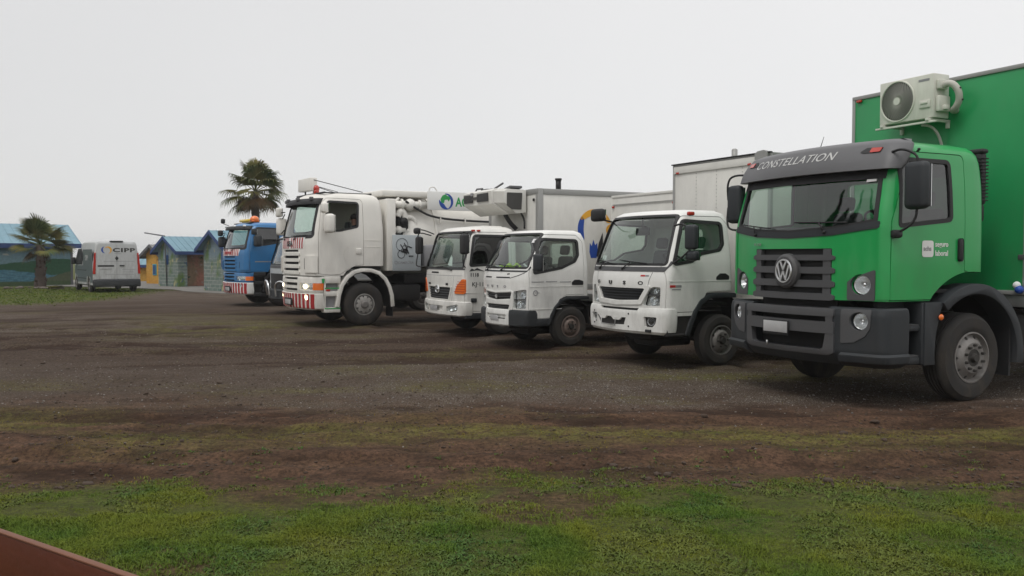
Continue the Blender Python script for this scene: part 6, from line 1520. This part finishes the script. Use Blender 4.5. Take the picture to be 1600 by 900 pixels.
# =================================================================== palms
palm_leaf = bladesmat('palm_leaf', (.036, .058, .022), (.095, .120, .045))
palm_dry = bladesmat('dry_palm_leaf', (.060, .052, .030), (.12, .105, .065))
def palm(name, x, y, H, crown_r, tr0, tr1, nleaf, label, tilt=0, seed=1, droop=.5, skirt=6, seg=26, el0=-42):
    rr = random.Random(seed)
    t = empty(name, (x, y, 0), 0, label, 'palm tree', 'fan palms behind the lot')
    # trunk with old leaf bases
    g = G(); n = 22; pts = []; rad = []
    for i in range(n+1):
        k = i/n; pts.append((.06*math.sin(k*2.2)*H*.1+tilt*k, .03*math.sin(k*3), H*k)); rad.append((tr0*(1-k)+tr1*k)*(1+.10*rr.uniform(-1, 1)))
    g.tube(pts, rad, 12); tk = g.out('trunk', mat('palm_bark', (.075, .055, .045), .95, bump=1, bscale=14, vary=.3), t, 60)
    g = G()
    for i in range(int(H*26)):
        k = rr.random(); a = rr.uniform(0, 2*PI); r = tr0*(1-k)+tr1*k; px, pz = tilt*k+.06*math.sin(k*2.2)*H*.1, H*k
        c = Vector((px+r*.9*math.cos(a), .03*math.sin(k*3)+r*.9*math.sin(a), pz)); d = Vector((math.cos(a), math.sin(a), 0))
        s = rr.uniform(.05, .10)*(tr0/.3+.4); e = c+d*s*.8+Vector((0, 0, s*1.3)); u = Vector((-d.y, d.x, 0))*s*.45
        g._add([c-u, c+u, e+u*.3, e-u*.3, c+d*s*.5], [(0, 1, 2, 3), (0, 3, 4), (1, 4, 2), (0, 4, 1)])
    g.out('leaf_bases', mat('old_leaf_bases', (.15, .085, .065), .95, vary=.3), tk, 60)
    V = []; F = []; FD = []; Vd = []
    top = Vector((tilt+.06*math.sin(2.2)*H*.1, 0, H))
    for i in range(nleaf+skirt):
        dry = i >= nleaf
        a = rr.uniform(0, 2*PI); el = R(rr.uniform(-62, -35)) if dry else R(el0+(86-el0)*((i+.5)/nleaf)**1.1+rr.uniform(-8, 8))
        d = Vector((math.cos(a)*math.cos(el), math.sin(a)*math.cos(el), math.sin(el)))
        pet = crown_r*rr.uniform(.42, .55)*(1.0 if not dry else .7); fan = crown_r*rr.uniform(.48, .62)*(.8 if dry else 1)
        sag = Vector((0, 0, -.10*pet)); b = top+d*.05; c = top+d*pet+sag*(1 if el < .6 else 0)
        side = d.cross(Vector((0, 0, 1))); side = side.normalized() if side.length > .1 else Vector((1, 0, 0))
        up = side.cross(d).normalized()
        VV, FF = (Vd, FD) if dry else (V, F)
        # petiole
        k = len(VV); u = side*.022; VV += [b-u*1.5, b+u*1.5, c+u, c-u, b+up*.03, c+up*.02]; FF += [(k, k+1, k+2, k+3), (k, k+4, k+5, k+3), (k+4, k+1, k+2, k+5)]
        roll = rr.uniform(-.5, .5); s2 = (side*math.cos(roll)+up*math.sin(roll)); u2 = (up*math.cos(roll)-side*math.sin(roll))
        for j in range(seg):
            th = R(-105+210*j/(seg-1)); q = d*math.cos(th)+s2*math.sin(th); ln = fan*(1-.28*abs(th)/2.2)*rr.uniform(.88, 1.06)
            w = s2*math.cos(th)-d*math.sin(th); ww = ln*.042
            fold = u2*(.10*ln)
            p0 = c; p1 = c+q*ln*.5+fold*.8; dr = rr.uniform(.5, 1.2)*droop*(1.2 if dry else 1); p2 = c+q*ln*.82+fold*.4-Vector((0, 0, 1))*ln*.10*dr; p3 = c+q*ln*.98-Vector((0, 0, 1))*ln*.34*dr
            k = len(VV); VV += [p0-w*.004, p0+w*.004, p1+w*ww, p1-w*ww, p2+w*ww*.6, p2-w*ww*.6, p3]
            FF += [(k, k+1, k+2, k+3), (k+3, k+2, k+4, k+5), (k+5, k+4, k+6)]
    o = G()._add(V, F).out('crown', palm_leaf, t, 180)
    if Vd: G()._add(Vd, FD).out('dead_leaves', palm_dry, t, 180)
    return t
def palms():
    palm('palm_tree', -13.36, 46, 5.0, 1.85, .20, .19, 34, 'tall dark fan palm rising behind the blue truck and the tanker', 0, 3, .95, 10)
    palm('palm_tree', -24.05, 45, 2.2, 1.62, .28, .18, 24, 'short fan palm with a thick brown trunk before the mural building', .02, 5, .25, 3, el0=-20)
    rr = random.Random(4)
    # fallen fronds and rubble round its foot
    g = G()
    for i in range(16):
        a = rr.uniform(0, 2*PI); r = rr.uniform(.4, 1.3); g.sphere((-24.05+r*math.cos(a)*1.5, 44.4+r*math.sin(a)*.6, .05), rr.uniform(.05, .13), 1.4, 1, .7, n=6)
    o = g.out('rubble', mat('rubble_stone', (.14, .115, .10), .95, vary=.3)); tag(o, 'brown stones and debris round the foot of the short palm', 'rubble', kind='stuff')
    for (x, y, a) in ((-22.4, 42.6, .3), (-26.2, 43.0, -.5)):
        g = G(); d = Vector((math.cos(a), math.sin(a), 0)); s = Vector((-d.y, d.x, 0)); V = []; F = []
        b = Vector((x, y, .08))
        for j in range(18):
            th = R(-70+140*j/17); q = d*math.cos(th)+s*math.sin(th); k = len(V); w = (s*math.cos(th)-d*math.sin(th))*.03
            V += [b, b+q*.4+w+Vector((0, 0, .12)), b+q*.4-w+Vector((0, 0, .12)), b+q*.75+Vector((0, 0, rr.uniform(0, .15)))]; F += [(k, k+1, k+3), (k, k+3, k+2)]
        V += [b-d*.6-s*.02, b-d*.6+s*.02, b+s*.02, b-s*.02]; k = len(V)-4; F.append((k, k+1, k+2, k+3))
        o = g._add(V, F).out('fallen_frond', palm_leaf, None, 180); tag(o, 'fallen palm leaf lying on the lawn %s' % ('between the short palm and the van' if x > -24 else 'left of the short palm'), 'palm leaf')

# =================================================================== near rail
def rail():
    wood = mat('red_brown_varnished_wood', (.055, .011, .007), .45, coat=.2, bump=.2, bscale=30)
    N = wood.node_tree.nodes; t = wood.node_tree
    tcn = N.new('ShaderNodeTexCoord'); mp = N.new('ShaderNodeMapping'); mp.inputs['Scale'].default_value = (1.5, 22, 22); nz = N.new('ShaderNodeTexNoise'); nz.inputs['Scale'].default_value = 2; nz.inputs['Detail'].default_value = 5
    t.links.new(tcn.outputs['Object'], mp.inputs[0]); t.links.new(mp.outputs[0], nz.inputs[0]); cr = N.new('ShaderNodeMixRGB'); cr.inputs[1].default_value = (.055, .010, .006, 1); cr.inputs[2].default_value = (.12, .026, .011, 1)
    t.links.new(nz.outputs[0], cr.inputs[0]); t.links.new(cr.outputs[0], N['Principled BSDF'].inputs['Base Color'])
    lit_edge = mat('lit_wood_edge', (.15, .058, .03), .6, bump=.2, bscale=40, vary=.2)  # paler than the boards: light on the top edge painted into the colour
    a = Vector((-1.12, 1.93, 0)); b = Vector((-.72, 1.66, 0)); d = (b-a).normalized()
    t = empty('wooden_railing', (a.x, a.y, 0), math.atan2(d.y, d.x), 'red brown varnished wooden railing in the near bottom left corner', 'railing')
    # local x along the rail
    G().box(-1.6, 1.4, -.0, .012, .84, 1.032, .002).out('board', wood, t)
    G().box(-1.6, 1.4, -.002, .014, 1.033, 1.038, .002).out('board_edge', lit_edge, t)
    G().box(-1.6, 1.4, -.0, .012, .58, .78, .002).out('board', wood, t)
    for x in (-1.3, 1.2): G().box(x-.045, x+.045, .014, .104, 0, 1.03, .006).out('post', wood, t)

def conifers():
    # tall dark conifers standing off to the left, out of the picture but mirrored in the windscreens
    leaf = bladesmat('conifer_needles', (.010, .018, .008), (.022, .034, .014)); bark = mat('conifer_bark', (.05, .035, .025), .95)
    rr = random.Random(12)
    spots = [(-14.2, 9.6, 13.2, 'second tallest'), (-13.6, 7.9, 11.8, 'slim'), (-15.4, 6.0, 14.2, 'tallest'), (-14.6, 3.6, 12.4, 'broad'), (-17.5, 1.0, 8.8, 'smallest')]
    for x, y, H, w in spots:
        t = empty('conifer', (x, y, 0), 0, '%s dark conifer of the clump left of the lot' % w, 'tree', 'conifers left of the lot')
        G().tube([(0, 0, 0), (.05, 0, H*.5), (0, .03, H)], [.22, .14, .02], 8).out('trunk', bark, t)
        V = []; F = []
        for i in range(900):
            k = rr.random()**.8; z = H*(.12+.88*k); rad = (H*.11)*(1-k)**.8*rr.uniform(.5, 1.1)+.1; a = rr.uniform(0, 2*PI); d = Vector((math.cos(a), math.sin(a), .45)); s = Vector((-math.sin(a), math.cos(a), 0))
            c = Vector((0, 0, z)); q = len(V); w_ = rr.uniform(.10, .22); V += [c+d*rad*.2-s*w_*.4, c+d*rad*.2+s*w_*.4, c+d*rad*.8+s*w_, c+d*rad*1.1+Vector((0, 0, .15)), c+d*rad*.8-s*w_]; F.append((q, q+1, q+2, q+3, q+4))
        G()._add(V, F).out('crown', leaf, t, 180)
def driver():
    """a person behind the wheel of the tanker"""
    X, Y, a = POSE['sc']
    bm = bmesh.new(); J = {}
    def v(n, p, r): J[n] = (bm.verts.new(p), r)
    v('pelvis', (0, 0, .0), .15); v('waist', (0, -.02, .18), .14); v('chest', (0, -.02, .40), .16); v('neck', (0, -.04, .56), .06); v('head', (0, -.08, .68), .09); v('crown', (0, -.07, .78), .085)
    for s, n in ((-1, 'l'), (1, 'r')):
        v('sh'+n, (s*.19, -.02, .49), .065); v('el'+n, (s*.25, -.16, .27), .045); v('wr'+n, (s*.18, -.40, .34), .03); v('ha'+n, (s*.17, -.47, .36), .03)
        v('hip'+n, (s*.1, -.05, -.02), .09); v('kn'+n, (s*.13, -.45, .03), .065); v('an'+n, (s*.13, -.50, -.36), .045); v('to'+n, (s*.13, -.64, -.40), .04)
    E = [('pelvis', 'waist'), ('waist', 'chest'), ('chest', 'neck'), ('neck', 'head'), ('head', 'crown')]
    for n in 'lr': E += [('chest', 'sh'+n), ('sh'+n, 'el'+n), ('el'+n, 'wr'+n), ('wr'+n, 'ha'+n), ('pelvis', 'hip'+n), ('hip'+n, 'kn'+n), ('kn'+n, 'an'+n), ('an'+n, 'to'+n)]
    for p, q in E: bm.edges.new((J[p][0], J[q][0]))
    me = bpy.data.meshes.new('person'); bm.verts.index_update(); idx = {k: w[0].index for k, w in J.items()}; bm.to_mesh(me); bm.free()
    o = bpy.data.objects.new('tmp', me); tmpscn.collection.objects.link(o); o.modifiers.new('s', 'SKIN'); sv = me.skin_vertices[0].data
    for k, w in J.items(): sv[idx[k]].radius = (w[1], w[1]*.85)
    sv[idx['pelvis']].use_root = True; o.modifiers.new('sub', 'SUBSURF').levels = 2
    tmpscn.view_layers[0].update(); dg = tmpscn.view_layers[0].depsgraph; dg.update(); m2 = bpy.data.meshes.new_from_object(o.evaluated_get(dg), depsgraph=dg); bpy.data.objects.remove(o)
    cloth = mat('navy_jacket', (.02, .035, .05), .9); skin = mat('skin', (.36, .20, .14), .6); hair = mat('dark_hair', (.02, .015, .012), .8)
    m2.materials.clear(); m2.materials.append(cloth); m2.materials.append(skin)
    for p in m2.polygons:
        c = p.center; p.material_index = 1 if (c.z > .55 or (c.y < -.38 and c.z > .25 and abs(c.x) < .25)) else 0; p.use_smooth = True
    p = bpy.data.objects.new('person', m2); C.objects.link(p)
    tag(p, 'person in a dark jacket sitting at the open window of the white tanker', 'person')
    off = Vector((.68, 1.48, 1.88)); c, s = math.cos(a), math.sin(a)
    p.location = (X+c*off.x-s*off.y, Y+s*off.x+c*off.y, off.z); p.rotation_euler = (0, 0, a); p.scale = (.95, .95, .95)
    G().sphere((0, -.055, .745), .105, .95, 1.05, .95, n=14).out('hair', hair, p)
    g = G()
    for s_ in (-1, 1): g.sphere((s_*.035, -.165, .70), .012, n=8)
    g.out('eyes', M['letter_k'], p); G().sphere((0, -.175, .675), .016, .8, 1, 1.3, n=8).sphere((-.095, -.08, .68), .022, .4, .8, 1, n=8).sphere((.095, -.08, .68), .022, .4, .8, 1, n=8).out('nose_and_ears', skin, p)

def haze():
    h = G().box(-930, 930, -90, 1450, -1.2, 17).out('haze', M['glass']); h.data.materials.clear()
    m = bpy.data.materials.new('thin_mist'); m.use_nodes = True; t = m.node_tree; t.nodes.remove(t.nodes['Principled BSDF'])
    v = t.nodes.new('ShaderNodeVolumePrincipled'); v.inputs['Color'].default_value = (.97, .98, .99, 1); v.inputs['Density'].default_value = HAZE; v.inputs['Anisotropy'].default_value = .2
    t.links.new(v.outputs[0], t.nodes['Material Output'].inputs['Volume']); h.data.materials.append(m); tag(h, 'pale mist over the whole lot', 'haze', kind='stuff')
HAZE = .0006
PADS = []
def pads(key, wx, wy):
    X, Y, a = POSE[key]; c, s = math.cos(a), math.sin(a)
    for sx in (-1, 1):
        for k in (0, .15): PADS.append((X+c*(wx-k)*sx-s*wy, Y+s*(wx-k)*sx+c*wy))
for k_, wx_, wy_ in (('vw', 1.21, 1.48), ('fb', .975, 1.2), ('fc', .85, 1.1), ('hi', 1.0, 1.12), ('sc', 1.21, 1.45), ('bl', 1.19, 1.45)): pads(k_, wx_, wy_)

import time as _t
_t0 = _t.time()
def tick(n): print('%-12s %.1fs' % (n, _t.time()-_t0))
ground(); tick('ground')
buildings(); palms(); conifers(); tick('buildings')
green_truck(); tick('green')
light_truck_wide(); tick('wide'); light_truck_narrow(); tick('narrow'); reefer_truck(); tick('reefer'); tanker(); tick('tanker'); blue_truck(); grey_truck(); tick('others'); van(); driver(); tick('van')
grass(); stones(); rail(); haze(); tick('grass')
bpy.data.scenes.remove(tmpscn)
for me in list(bpy.data.meshes):
    if me.users == 0: bpy.data.meshes.remove(me)
